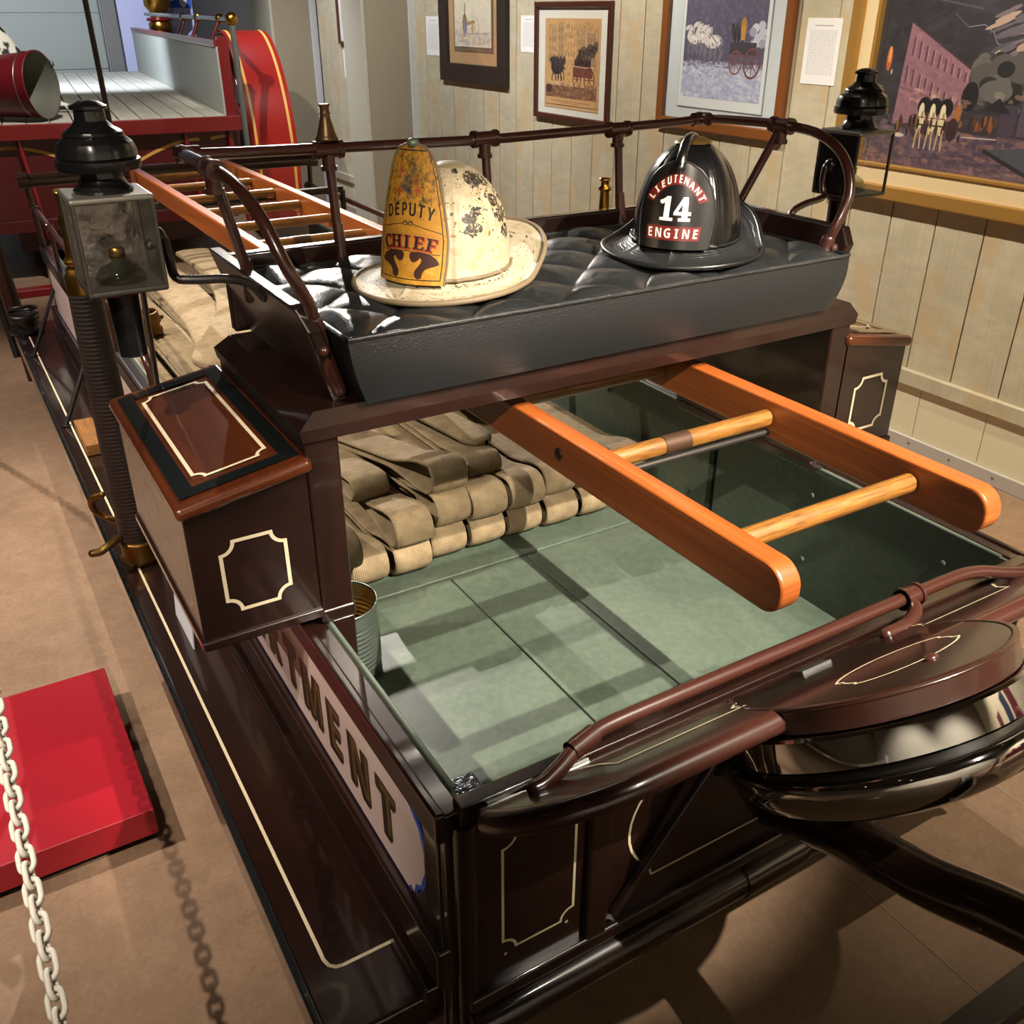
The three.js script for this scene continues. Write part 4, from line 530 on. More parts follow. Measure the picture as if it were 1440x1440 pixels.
{
  const mc = M(0x0c0c0d, 0.24, { clearcoat: 0.8, clearcoatRoughness: 0.12, bumpMap: bumpFine, bumpScale: 0.0006 }), mb = M(0x1d1f20, 0.42, { bumpMap: bumpFine, bumpScale: 0.0012 }); mc.side = mb.side = THREE.DoubleSide;
  helmet(h2, mc, mb, M(0x141516, 0.35), shield2, { w: bezW([[0, 0.06], [0.2, 0.064], [0.4, 0.065], [0.55, 0.062], [0.7, 0.055], [0.82, 0.045], [0.91, 0.034], [0.97, 0.02], [1, 0.008]]), y0: 0.028, h: 0.132, z0: 0.122, lean: -0.032, rough: 0.3, cc: 0.8, label: 'black shield with white lettering on red bars' });
  part('shield_holder', tube([[0, 0.152, 0.094], [0, 0.17, 0.082], [0, 0.186, 0.055], [0, 0.19, 0.02], [0, 0.186, -0.01]], 0.0085, 24, 8), mc, h2); part('crown_cap', new THREE.SphereGeometry(0.034, 20, 8, 0, 7, 0, 1.2).scale(1, 0.45, 1.1).translate(0, 0.174, -0.006), M(0x6b5526, 0.4, { metalness: 0.7 }), h2, 'worn brass crown cap');
  h2.position.set(1.258, 1.259, -1.44); h2.rotation.y = Math.atan2(-0.78, 0.62); h2.scale.setScalar(1.12);
}
// ---------- oil lanterns ----------
function lantern(side) {      // side -1: left of the wagon, +1: right
  const o = thing('oil_lantern', side < 0 ? 'square glass oil lantern with black cap beside the white-lettered box side of the seat' : 'square glass oil lantern with black cap in front of the gilt-framed painting', 'lantern');
  o.position.set(side < 0 ? 0.219 : 1.781, 1.318, -1.503);
  const w = 0.053, hh = 0.127, fr = M(0x5c5b54, 0.35, { metalness: 0.8 });
  part('base_plate', bx(-w - 0.003, w + 0.003, -0.004, 0.004, -w - 0.003, w + 0.003, 0.003), fr, o);
  part('top_plate', bx(-w - 0.004, w + 0.004, hh - 0.003, hh + 0.006, -w - 0.004, w + 0.004, 0.004), MAT.lampPlate, o);
  for (const sx of [-1, 1]) for (const sz of [-1, 1]) part('corner_bar', bx(sx * w - 0.0028, sx * w + 0.0028, 0, hh, sz * w - 0.0028, sz * w + 0.0028, 0.0015), fr, o);
  part('back_plate', [bx(-w, w, 0, hh, -w - 0.001, -w + 0.002, 0)], M(0x8a8480, 0.22, { metalness: 0.85, bumpMap: bumpSoft, bumpScale: 0.002 }), o); part('inner_plate', [bx(-side * w - 0.0015, -side * w + 0.0015, 0, hh, -w, w, 0)], MAT.lampMetal, o);
  part('pane', new THREE.PlaneGeometry(2 * w - 0.006, hh - 0.006).translate(0, hh / 2, w), MAT.pane, o); part('pane', new THREE.PlaneGeometry(2 * w - 0.006, hh - 0.006).rotateY(Math.PI / 2).translate(side * w, hh / 2, 0), MAT.pane, o);
  part('oil_font', lathe([[0, 0.004], [0.034, 0.004], [0.036, 0.012], [0.028, 0.028], [0.014, 0.036], [0.009, 0.042], [0, 0.042]], 28), M(0xd6e0da, 0.04, { transmission: 1, thickness: 0, ior: 1.5 }), o); part('burner', lathe([[0, 0.04], [0.012, 0.04], [0.012, 0.052], [0.007, 0.056], [0, 0.056]], 20), MAT.brass, o);
  part('chimney_glass', lathe([[0.013, 0.048], [0.022, 0.056], [0.0275, 0.066], [0.0295, 0.078], [0.0285, 0.092], [0.024, 0.105], [0.0175, 0.116], [0.017, 0.123]], 28), new THREE.MeshPhysicalMaterial({ color: 0xffffff, roughness: 0.03, transmission: 1, thickness: 0, ior: 1.45, side: THREE.DoubleSide }), o);
  part('cap', toCreasedNormals(lathe([[0, hh + 0.004], [0.04, hh + 0.004], [0.041, hh + 0.01], [0.034, hh + 0.016], [0.029, hh + 0.026], [0.029, hh + 0.034], [0.044, hh + 0.036], [0.0555, hh + 0.037], [0.057, hh + 0.041], [0.0565, hh + 0.05], [0.052, hh + 0.052], [0.0545, hh + 0.054], [0.054, hh + 0.062], [0.05, hh + 0.072], [0.04, hh + 0.08], [0.041, hh + 0.082], [0.039, hh + 0.086], [0.029, hh + 0.092], [0.021, hh + 0.1], [0.02, hh + 0.113], [0.025, hh + 0.115], [0.025, hh + 0.119], [0.012, hh + 0.125], [0, hh + 0.126]], 44), 0.5), MAT.lampMetal, o, 'black ventilated cap'); 
  part('socket', merge([rod([0, -0.115, -0.02], [0, -0.004, -0.02], 0.021, 0.024), lathe([[0, -0.02], [0.03, -0.018], [0.034, -0.004], [0, -0.004]], 24).translate(0, 0, -0.02)]), MAT.lampMetal, o);
  part('bracket', tube([[-side * 0.05, 0.05, -0.01], [-side * 0.07, 0.06, -0.01], [-side * 0.075, 0.03, -0.01], [-side * 0.078, 0.0, 0.0], [-side * 0.1, -0.005, 0.01], [-side * 0.15, -0.008, 0.02], [-side * 0.185, -0.02, 0.02], [-side * 0.205, -0.045, 0.02]], 0.0075, 40, 8), side < 0 ? MAT.iron : MAT.rail, o);
  part('bracket_knob', new THREE.SphereGeometry(0.014, 14, 10).scale(0.8, 1, 1).translate(-side * 0.064, 0.062, -0.005), MAT.lampMetal, o);
  return o;
}
const lanL = lantern(-1), lanR = lantern(1); lanL.userData.label = 'square glass oil lantern with black cap beside the leather-wrapped nozzle pipe';
part('stay_rod', rod([0.035, -0.01, -0.05], [0.075, -0.30, -0.33], 0.005), MAT.iron, lanL);
// ---------- gong ----------
const gong = thing('gong', 'chrome two-tier gong under the round shelf of the toe board', 'gong');
{
  const clampG = (g) => { g.rotateX(Math.PI / 2).translate(0, 0.13, 0).applyMatrix4(toeM); const p = g.attributes.position; for (let i = 0; i < p.count; i++) if (p.getZ(i) < FZ + 0.02) p.setZ(i, FZ + 0.02); return g; };   // lathe y+ becomes the downward normal
  part('upper_ring', toCreasedNormals(clampG(lathe([[0.19, 0.034], [0.216, 0.034], [0.22, 0.038], [0.221, 0.058], [0.22, 0.078], [0.216, 0.082], [0.19, 0.083]], 96)), 0.5), MAT.chrome, gong);
  part('gap_band', clampG(lathe([[0.205, 0.08], [0.208, 0.096]], 64)), MAT.black, gong);
  part('bowl', clampG(lathe([[0.19, 0.094], [0.216, 0.094], [0.224, 0.098], [0.226, 0.108], [0.222, 0.124], [0.205, 0.146], [0.17, 0.163], [0.12, 0.174], [0.06, 0.178], [0, 0.179]], 96)), MAT.chrome, gong);
}
// ---------- leather-wrapped nozzle pipe ----------
const pipe = thing('nozzle_pipe', 'tall leather-wrapped hose nozzle pipe with brass tip and handles on running board', 'nozzle');
{
  pipe.position.set(0.262, 0.36, -2.40);
  const wrapT = dtex(64, 512, (u, v) => { const s = 0.5 + 0.5 * Math.sin(v * Math.PI * 2 * 64), n = fbm(u, v, 4, 40, 3); return mixc([18, 12, 10], [40, 25, 18], n * 0.7 + s * 0.25); }), wrapB = dtex(32, 512, (u, v) => { const s = cl(128 + 110 * Math.sin(v * Math.PI * 2 * 64)); return [s, s, s]; }, false);
  part('leather_wrap', lathe(Array.from({ length: 34 }, (_, k) => { const t = k / 33; return [t < 0.02 ? 0.041 : 0.044 - 0.007 * t * t, 0.07 + 0.665 * t]; }), 32), M(0xffffff, 0.5, { map: wrapT, bumpMap: wrapB, bumpScale: 0.0012 }), pipe);
  part('brass_tip', lathe([[0.037, 0.735], [0.036, 0.775], [0.031, 0.78], [0.031, 0.79], [0.024, 0.795], [0.03, 0.803], [0.03, 0.81], [0.022, 0.82], [0.018, 0.90], [0.023, 0.905], [0.018, 0.912], [0.016, 0.95], [0.02, 0.955], [0.02, 0.965], [0, 0.965]], 28), MAT.brass, pipe);
  part('base_coupling', lathe([[0, 0], [0.05, 0], [0.052, 0.02], [0.046, 0.024], [0.046, 0.06], [0.043, 0.07], [0, 0.07]], 28), MAT.brassOld, pipe);
  part('handle', tube([[-0.043, 0.085, 0.01], [-0.07, 0.09, 0.04], [-0.1, 0.08, 0.05], [-0.12, 0.08, 0.05]], 0.0105, 20, 10), M(0x6a5427, 0.35, { metalness: 0.8 }), pipe); part('handle', tube([[-0.03, 0.11, -0.03], [-0.06, 0.12, -0.06], [-0.085, 0.15, -0.06], [-0.085, 0.19, -0.04], [-0.06, 0.205, -0.02]], 0.009, 24, 10), MAT.brassOld, pipe);
}
// ---------- fire hoses ----------
// flat hose swept along a path; width direction per point
function flatHose(path, wdir, w = 0.102, t = 0.017, tip = false) {
  const n = path.length, sec = [], pos = [], uv = [], ix = []; for (let k = 0; k <= 20; k++) { const a = k / 20 * Math.PI * 2, c = Math.cos(a), s = Math.sin(a); sec.push([Math.sign(c) * Math.pow(Math.abs(c), 0.75) * w / 2, Math.sign(s) * Math.pow(Math.abs(s), 0.6) * t / 2]); }
  let len = 0;
  for (let i = 0; i < n; i++) {
    const a = path[Math.max(0, i - 1)], b = path[Math.min(n - 1, i + 1)], T = b.clone().sub(a).normalize(), W = (Array.isArray(wdir) ? wdir[i] : wdir).clone(); W.addScaledVector(T, -W.dot(T)).normalize(); const N = T.clone().cross(W);
    if (i) len += path[i].distanceTo(path[i - 1]); const d0 = Math.min(1, (len + 0.0005) / (w * 0.6)), k0 = tip ? Math.sqrt(1 - (1 - d0) * (1 - d0)) : 1, k1 = tip ? Math.min(1, 0.3 + k0) : 1;
    sec.forEach(([u, v], k) => { const p = path[i].clone().addScaledVector(W, u * k0).addScaledVector(N, v * k1); pos.push(p.x, p.y, p.z); uv.push(u / 0.1, len / 0.1); });
  }
  for (let i = 0; i < n - 1; i++) for (let k = 0; k < 20; k++) { const A = i * 21 + k, B = A + 1, C = A + 21, D = C + 1; ix.push(A, C, B, B, C, D); }
  const g = new THREE.BufferGeometry(); g.setAttribute('position', new THREE.Float32BufferAttribute(pos, 3)); g.setAttribute('uv', new THREE.Float32BufferAttribute(uv, 2)); g.setIndex(ix); g.computeVertexNormals(); return g;
}
const hoseLabels = { n: 0 };
function hoseFold(x, y, zf, zb, lab, o = {}) {      // one loop folded at the front, both runs going back; x may drift
  const r = o.r ?? 0.027, dx = o.dx ?? 0, pts = [], W = V(1, 0, o.tilt ?? 0), rise = o.rise ?? 0;
  const yy = (z) => y + rise * Math.min(1, Math.max(0, (zf - z) / 0.5)), sag = (z) => (1 - Math.min(1, Math.max(0, (zf - z - r) / 0.16)));
  const fx = (z) => x + dx * Math.pow(Math.min(1, (zf - z) / 1.2), 1.3), gap = 0.0095;
  for (let k = 0; k <= 18; k++) { const z = zb + (zf - r - zb) * k / 18, s = sag(z); pts.push([fx(z), yy(z) - gap - (r - gap) * s * s * (3 - 2 * s), z]); }
  for (let k = 1; k < 12; k++) { const a = -Math.PI / 2 + Math.PI * k / 12; pts.push([x, y + r * Math.sin(a), zf - r + r * Math.cos(a)]); }
  for (let k = 18; k >= 0; k--) { const z = zb + (zf - r - zb) * k / 18, s = sag(z); pts.push([fx(z), yy(z) + gap + (r - gap) * s * s * (3 - 2 * s), z]); }
  const c = new THREE.CatmullRomCurve3(pts.map((p) => V(...p)), false, 'catmullrom', 0.3), path = c.getSpacedPoints(120);
  return single('fire_hose', flatHose(path, W), MAT.hose, lab, 'fire hose', 'folded hoses in the wagon bed');
}
const bottomLab = 'folded tan canvas fire hose on the bed floor, bottom row of loops', topLab = 'folded tan canvas fire hose lying on the bottom row of loops', thirdLab = 'folded tan canvas fire hose loop on top of the pile';
[0.475, 0.59, 0.705, 0.82, 0.935, 1.05, 1.165, 1.28, 1.395, 1.51].forEach((x, i) => {
  hoseFold(x, 0.474, -1.80 - [0.0, 0.005, 0.05, 0.045, 0.075, 0.075, 0.075, 0.07, 0.07, 0.07][i], -2.46, bottomLab, { r: 0.041 });
  if (i !== 2) hoseFold(x + [0, 0.03, 0, 0.0, 0.02, 0, 0, 0, 0, 0][i], 0.558, -1.80 - [0.03, 0.0, 0, 0.03, 0.075, 0.06, 0.06, 0.08, 0.07, 0.07][i], -2.46, topLab, { r: 0.04, tilt: [0, 0.05, 0, 0, -0.05, 0, 0, 0, 0, 0][i] });
});
hoseFold(0.955, 0.64, -1.90, -2.46, thirdLab, { r: 0.04, dx: -0.42, rise: -0.02 });
hoseFold(0.79, 0.60, -2.02, -2.46, thirdLab, { r: 0.026, dx: -0.1, rise: 0.0 });
hoseFold(1.09, 0.615, -1.96, -2.46, thirdLab, { r: 0.026, dx: -0.05, rise: 0.0 });
const looseHose = (pts, w, lab, wd = V(1, 0, 0)) => single('fire_hose', flatHose(curve(pts).getSpacedPoints(110), wd, w, 0.03, true), MAT.hose, lab, 'fire hose');
looseHose([[1.13, 0.655, -2.02], [1.09, 0.665, -2.2], [1.06, 0.67, -2.34]], 0.09, 'short end of tan canvas hose entering a metal coupling on the pile');
// coupling
const coup = (n, lab, p, dir, m) => { const o = thing(n, lab, 'coupling'); o.position.set(...p); o.quaternion.setFromUnitVectors(V(0, 1, 0), V(...dir).normalize()); part('sleeve', lathe([[0.02, 0], [0.034, 0.002], [0.036, 0.03], [0.03, 0.034], [0.03, 0.05], [0.037, 0.054], [0.037, 0.07], [0.034, 0.075], [0.034, 0.09], [0.028, 0.093], [0.028, 0.08]], 24), m, o); for (let k = 0; k < 2; k++) part('lug', new THREE.SphereGeometry(0.008, 10, 6).translate(k ? 0.04 : -0.04, 0.062, 0), m, o); return o; };
coup('hose_coupling', 'pale metal hose coupling on top of the folded hoses under the seat', [1.062, 0.68, -2.30], [-0.12, 0.03, -1], M(0xb9a98a, 0.4, { metalness: 0.5 }));
// hoses behind the seat: long flaked runs and couplings
looseHose([[0.60, 0.745, -2.74], [0.66, 0.752, -2.86], [0.724, 0.762, -2.98], [0.82, 0.766, -3.2], [0.9, 0.762, -3.54], [0.94, 0.75, -3.95], [0.95, 0.73, -4.35]], 0.15, 'wide tan hose run with a rounded tip lying uppermost behind the seat');
looseHose([[0.70, 0.70, -3.0], [0.735, 0.715, -3.3], [0.745, 0.722, -3.6], [0.75, 0.72, -3.95], [0.74, 0.7, -4.4]], 0.15, 'tan hose run tucked under the uppermost run behind the seat', V(1, 0.12, 0));
looseHose([[0.62, 0.66, -2.62], [0.60, 0.685, -2.95], [0.595, 0.69, -3.3], [0.58, 0.69, -3.8], [0.58, 0.68, -4.3]], 0.13, 'tan hose run lying along the lettered side wall behind the seat', V(1, -0.1, 0.0));
looseHose([[0.80, 0.64, -2.45], [0.86, 0.70, -2.75], [0.93, 0.705, -3.1], [1.02, 0.70, -3.5], [1.04, 0.69, -4.2]], 0.13, 'tan hose run bending around a silver coupling behind the seat', V(1, -0.15, 0));
looseHose([[1.1, 0.64, -2.4], [1.12, 0.68, -2.9], [1.16, 0.69, -3.6], [1.18, 0.67, -4.2]], 0.12, 'tan hose run lying under the ladder behind the seat');
looseHose([[1.3, 0.62, -2.3], [1.32, 0.66, -2.9], [1.33, 0.67, -3.6], [1.34, 0.64, -4.3]], 0.12, 'tan hose run along the far side wall behind the seat');
for (let k = 0; k < 8; k++) hoseFold(0.485 + k * 0.135, 0.45, -2.52 - (k % 3) * 0.04, -4.4, 'folded tan canvas fire hose lowest in the bed behind the seat', { r: 0.035 });
for (let k = 0; k < 8; k++) hoseFold(0.485 + k * 0.135, 0.545, -2.54 - (k % 2) * 0.04, -4.4, 'folded tan canvas fire hose in the middle layer behind the seat', { r: 0.035 });
for (let k = 0; k < 8; k++) hoseFold(0.485 + k * 0.135, 0.625 - (k % 2) * 0.01, -2.5 - (k % 3) * 0.07, -4.4, 'folded tan canvas fire hose lying behind the seat under loose runs', { r: 0.028 });
coup('hose_coupling', 'brass hose coupling with lugs beside the side wall behind the seat', [0.545, 0.70, -3.28], [-0.1, 1, 0.1], MAT.brassOld);
coup('hose_coupling', 'silver hose coupling between loose hose runs behind the seat', [0.765, 0.715, -2.80], [0.5, 0.35, -0.8], MAT.steel);
// ---------- tin can ----------
const can = thing('tin_can', 'open empty tin can standing in the corner of the green bed', 'can');
{ can.position.set(0.531, 0.42, -1.585); const pr = [[0.001, 0.002], [0.074, 0.0], [0.077, 0.003], [0.0765, 0.006]]; for (let k = 0; k <= 60; k++) { const y = 0.008 + k / 60 * 0.158; const rib = y > 0.03 && y < 0.14 ? 0.0014 * Math.sin((y - 0.03) / 0.011 * Math.PI * 2) : 0; pr.push([0.0765 + rib, y]); } pr.push([0.0765, 0.172], [0.079, 0.174], [0.079, 0.178], [0.076, 0.178]); const inn = []; for (let k = 60; k >= 0; k--) { const y = 0.006 + k / 60 * 0.168; const rib = y > 0.03 && y < 0.14 ? 0.0014 * Math.sin((y - 0.03) / 0.011 * Math.PI * 2) : 0; inn.push([0.0752 + rib, y]); } inn.push([0.0, 0.006]);
  part('body', lathe(pr, 48), M(0x7f8a82, 0.35, { metalness: 0.85 }), can); const im = M(0x9a8456, 0.3, { metalness: 0.9 }); im.side = THREE.DoubleSide; part('lining', lathe(inn, 48), im, can, 'golden lacquered inside'); }
// ---------- small things on the running board ----------
single('wood_block', boxUV(bx(0.25, 0.312, 0.361, 0.40, -3.44, -3.18, 0.003), 0.2, 0.06, 'z'), M(0xffffff, 0.6, { map: rungTex }), 'small yellow wooden block on the running board behind the nozzle pipe', 'block');
const card = single('white_card', new THREE.BoxGeometry(0.003, 0.125, 0.17), M(0xcfd2d8, 0.5), 'white card standing on the running board beside the tool box', 'card'); card.position.set(0.283, 0.424, -1.995); card.rotation.z = -0.08;
const tank = thing('chemical_tank', 'dark metal canister with ring handle at the end of the running board', 'canister'); part('body', lathe([[0, 0], [0.07, 0], [0.072, 0.02], [0.06, 0.03], [0.058, 0.06], [0.066, 0.065], [0.066, 0.085], [0.05, 0.09], [0, 0.09]], 28).translate(0.245, 0.361, -4.78), MAT.iron, tank); part('ring_handle', new THREE.TorusGeometry(0.06, 0.008, 8, 28).rotateX(1.2).translate(0.245, 0.47, -4.79), MAT.iron, tank);
const pole = thing('tool_handle', 'tapered brown wooden tool handle standing behind the running board end', 'handle'); part('shaft', boxUV(rod([0.255, 0.0, -5.2], [0.19, 1.25, -5.35], 0.042, 0.026), 0.4, 0.1, 'y'), M(0x6a4a30, 0.5, { map: rungTex }), pole); part('iron_strap', rod([0.2, 0.1, -5.3], [0.1, 1.5, -5.45], 0.02), MAT.iron, pole);
const mast = single('slender_pole', rod([0.735, 0.75, -4.5], [0.70, 2.6, -4.42], 0.0115, 0.0105), M(0x2a1f1b, 0.4), 'slender dark pole rising from the wagon rear above the ladder', 'pole');
// ---------- red floor plinth, white chain ----------
const plinth = thing('floor_plinth', 'low bright red square plinth on the floor beside the wagon', 'plinth'); part('top', bx(-0.52, 0.102, 0.028, 0.1, -2.335, -1.735, 0.003), M(0x9c1424, 0.42, { bumpMap: bumpSoft, bumpScale: 0.001 }), plinth); part('base', bx(-0.5, 0.095, 0, 0.03, -2.32, -1.76, 0), M(0x0c0a0a, 0.8), plinth);
const chain = thing('barrier_chain', 'white plastic link chain hanging between barrier posts beside the wagon', 'chain');
{
  const cv = new THREE.CatmullRomCurve3([V(-0.7, 0.95, -5.3), V(-0.12, 0.88, -3.6), V(-0.09, 0.86, -3.0), V(-0.092, 0.83, -2.0), V(-0.089, 0.835, -1.115), V(-0.0905, 0.775, -0.9), V(-0.0925, 0.725, -0.78), V(-0.095, 0.68, -0.6), V(-0.1, 0.72, -0.1), V(-0.1, 0.95, 0.5)]); const L = cv.getLength(), pitch = 0.0215, n = Math.floor(L / pitch);
  const lp = []; const a = 0.0085, hl = 0.0075; for (let k = 0; k < 24; k++) { const t = k / 24 * Math.PI * 2; lp.push(V(a * Math.sin(t), Math.cos(t) * a + (Math.cos(t) >= 0 ? hl : -hl), 0)); }
  const lg = new THREE.TubeGeometry(new THREE.CatmullRomCurve3(lp, true), 28, 0.0034, 7, true), wm = M(0xcfccc0, 0.5), rest = [];
  for (let k = 0; k < n; k++) { const u = k / n, p = cv.getPointAt(u), t = cv.getTangentAt(u), q = new THREE.Quaternion().setFromUnitVectors(V(0, 1, 0), t), q2 = new THREE.Quaternion().setFromAxisAngle(V(0, 1, 0), (k % 2 ? Math.PI / 2 : 0) + 0.35); const m = new THREE.Matrix4().compose(p, q.multiply(q2), V(1, 1, 1)); if (p.z > -2.6 && p.z < 0.1) { const o = part('link', lg, wm, chain); o.applyMatrix4(m); } else rest.push(lg.clone().applyMatrix4(m)); }
  part('far_links', merge(rest), wm, chain).userData.kind = 'stuff';
}
for (const [z, x, l] of [[-5.3, -0.7, 'white barrier post holding the far end of the chain'], [0.5, -0.1, 'white barrier post holding the chain beside the photographer spot']]) { const o = thing('barrier_post', l, 'barrier post'); part('tube', rod([x, 0.02, z], [x, 0.97, z], 0.025), MAT.white, o); part('foot', lathe([[0, 0], [0.13, 0], [0.13, 0.012], [0.04, 0.03], [0, 0.03]], 32).translate(x, 0, z), MAT.white, o); part('ball', new THREE.SphereGeometry(0.03, 16, 12).translate(x, 0.985, z), MAT.white, o); }
// ---------- red truck in the background ----------
const truck = thing('ladder_truck', 'red antique fire truck bed with grey planks and gold striping behind the wagon', 'truck');
truck.position.set(1.93, 0, -7.1); truck.rotation.y = -6 * Math.PI / 180;
{
  const TL = 5.9, TW = 1.7, plankM = M(0xffffff, 0.75, { map: dtex(128, 512, (u, v) => { const n = fbm(u, v, 20, 4, 3), m = fbm(u, v, 3, 5, 3); return mixc([158, 156, 140], [196, 195, 182], n * 0.6 + m * 0.5); }) });
  const pv = [0, 1, 2].map(() => boxUV(bx(0.004, 0.137, 1.0, 1.03, -TL, 0.0, 0.002), 0.5, 1.5, 'x'));
  for (let k = 0; k < 12; k++) part('plank', pv[k % 3], plankM, truck).position.x = -TW + k * 0.1415;
  part('front_beam', bx(-TW, 0.09, 0.93, 1.028, -0.03, 0.02, 0.006, 2), M(0x6a1416, 0.35, { clearcoat: 0.5 }), truck);
  const lower = part('lower_panel', bx(-TW, 0.05, 0.42, 0.93, -0.09, -0.06, 0.004), MAT.redDark, truck);
  const gm = (z) => basis([0, 0, z], [1, 0, 0], [0, 1, 0]); const arcs = []; for (const [c, s] of [[-0.42, 1], [-1.15, -1], [-1.62, 1]]) { const a = []; for (let k = 0; k <= 12; k++) { const t = k / 12; a.push([c - 0.28 + 0.5 * t, 0.72 + 0.16 * (s > 0 ? Math.sin(t * 1.57) : Math.cos(t * 1.57))]); } arcs.push(ribbon(a, 0.02, false, gm(-0.058))); }
  for (const q of [...arcs, ribbon([[-0.12, 0.88], [0.0, 0.895]], 0.02, false, gm(-0.058)), ribbon([[-0.83, 0.89], [-0.80, 0.68]], 0.022, false, gm(-0.058)), ribbon([[-1.68, 0.88], [-1.5, 0.87]], 0.02, false, gm(-0.058))]) part('gold_stripe', q, MAT.gold, lower);
  for (const x of [-1.35, -0.86, -0.3, 0.0]) part('strut', rod([x, 0.95, -0.04], [x + 0.06, 0.3, 0.02], 0.018), MAT.red, truck);
  part('lower_frame', [bx(-TW, 0.0, 0.34, 0.42, -0.4, -0.05), bx(-TW + 0.2, -0.2, 0.1, 0.5, -TL, -0.6)], MAT.redDark, truck);
  const sp = part('side_panel', [bx(-0.012, 0.012, 1.03, 1.46, -2.15, -0.02, 0.004), bx(-0.012, 0.012, 1.03, 1.46, -TL, -2.165, 0.004)], M(0x9da39b, 0.5), truck);
  part('top_rail', bx(-0.02, 0.03, 1.455, 1.50, -TL, -0.02, 0.008, 2), MAT.red, truck); part('corner_post', bx(0.0, 0.07, 0.93, 1.52, -0.07, 0.0, 0.006, 2), MAT.red, truck);
  const rail = part('grab_rail', merge([rod([0.11, 1.62, 0.02], [0.04, 1.64, -4.6], 0.017), rod([0.11, 0.5, 0.04], [0.11, 1.62, 0.02], 0.02)]), M(0x7d8480, 0.3, { metalness: 0.7 }), truck);
  for (const z of [0.02, -0.42, -1.35, -2.1]) { part('brass_ball', new THREE.SphereGeometry(z > 0 ? 0.042 : 0.032, 16, 12).translate(0.11 + z * 0.012, 1.625, z), MAT.brass, truck); if (z < 0) part('rail_stay', rod([0.03, 1.48, z], [0.1, 1.62, z], 0.015), MAT.redDark, truck); }
  // fender: broad curved band with gold lines
  const fend = (x0, x1, r) => { const g = new THREE.CylinderGeometry(r, r, x1 - x0, 48, 1, true, 0, 1.9); g.rotateZ(Math.PI / 2); return g; };
  const fm = M(0x8c1a14, 0.3, { clearcoat: 0.7, clearcoatRoughness: 0.1 }); fm.side = THREE.DoubleSide; const FX = 0.36, FR = 0.92, fc = [FX, 0.62, -1.05];
  const strip = (x0, x1, r, a0, a1) => { const p = [], u = [], ix = [], n = 40; for (let k = 0; k <= n; k++) { const a = a0 + (a1 - a0) * k / n; for (const x of [x0, x1]) { p.push(x + fc[0], fc[1] + r * Math.sin(a), fc[2] + r * Math.cos(a) * 0.9); u.push(0, 0); } } for (let k = 0; k < n; k++) ix.push(2 * k, 2 * k + 1, 2 * k + 2, 2 * k + 1, 2 * k + 3, 2 * k + 2); const g = new THREE.BufferGeometry(); g.setAttribute('position', new THREE.Float32BufferAttribute(p, 3)); g.setAttribute('uv', new THREE.Float32BufferAttribute(u, 2)); g.setIndex(ix); g.computeVertexNormals(); return g; };
  const fe = part('fender', merge([strip(-0.17, 0.17, FR, -0.5, 1.75), strip(-0.17, 0.17, FR - 0.02, -0.5, 1.75), strip(-0.171, -0.17, FR, -0.5, 1.75)]), fm, truck); const gd = MAT.gold.clone(); gd.side = THREE.DoubleSide; for (const q of [-0.14, 0.12]) part('gold_stripe', strip(q, q + 0.02, FR + 0.002, -0.5, 1.72), gd, fe);
  for (const x of [0.36, -TW - 0.2]) { const [a, b, c] = spoked(0.7, 14, 0.035); const w = part('wheel', a.rotateY(Math.PI / 2).translate(x, 0.736, -1.2), MAT.redDark, truck); part('spokes', b.rotateY(Math.PI / 2).scale(1, 1, 1).translate(x, 0.736, -1.2), MAT.red, w); part('hub', c.rotateY(Math.PI / 2).translate(x, 0.736, -1.2), MAT.redDark, w); }
}
single('red_kerb', bx(-2.2, 1.3, 0, 0.05, -7.0, -6.9, 0.006), M(0x7c1018, 0.45), 'low red kerb on the floor in front of the truck', 'kerb');
const bucket = thing('leather_bucket', 'large red bucket lying on its side on the grey truck bed', 'bucket');
{ bucket.position.set(0.735, 1.245, -7.37); const g = new THREE.Group(); bucket.rotation.set(0, 0, 0); const dir = V(0.8, 0.04, 0.6).normalize(); bucket.quaternion.setFromUnitVectors(V(0, 1, 0), dir);
  const om = M(0x5d0f18, 0.45); part('body', lathe([[0, -0.32], [0.17, -0.32], [0.175, -0.3], [0.2, 0.08], [0.206, 0.085], [0.206, 0.1], [0.2, 0.1]], 40), om, bucket); const im = M(0x6e7066, 0.5, { metalness: 0.4, bumpMap: bumpSoft, bumpScale: 0.002 }); im.side = THREE.DoubleSide; part('lining', lathe([[0.2, 0.1], [0.196, 0.06], [0.194, 0.05], [0.172, -0.3], [0, -0.3]], 40), im, bucket, 'dull grey metal inside'); part('rim_ring', new THREE.TorusGeometry(0.198, 0.004, 8, 40).rotateX(Math.PI / 2).translate(0, 0.03, 0), MAT.steel, bucket); part('handle_lug', new THREE.TorusGeometry(0.02, 0.005, 6, 16).translate(0, 0.1, -0.2), MAT.steel, bucket); }
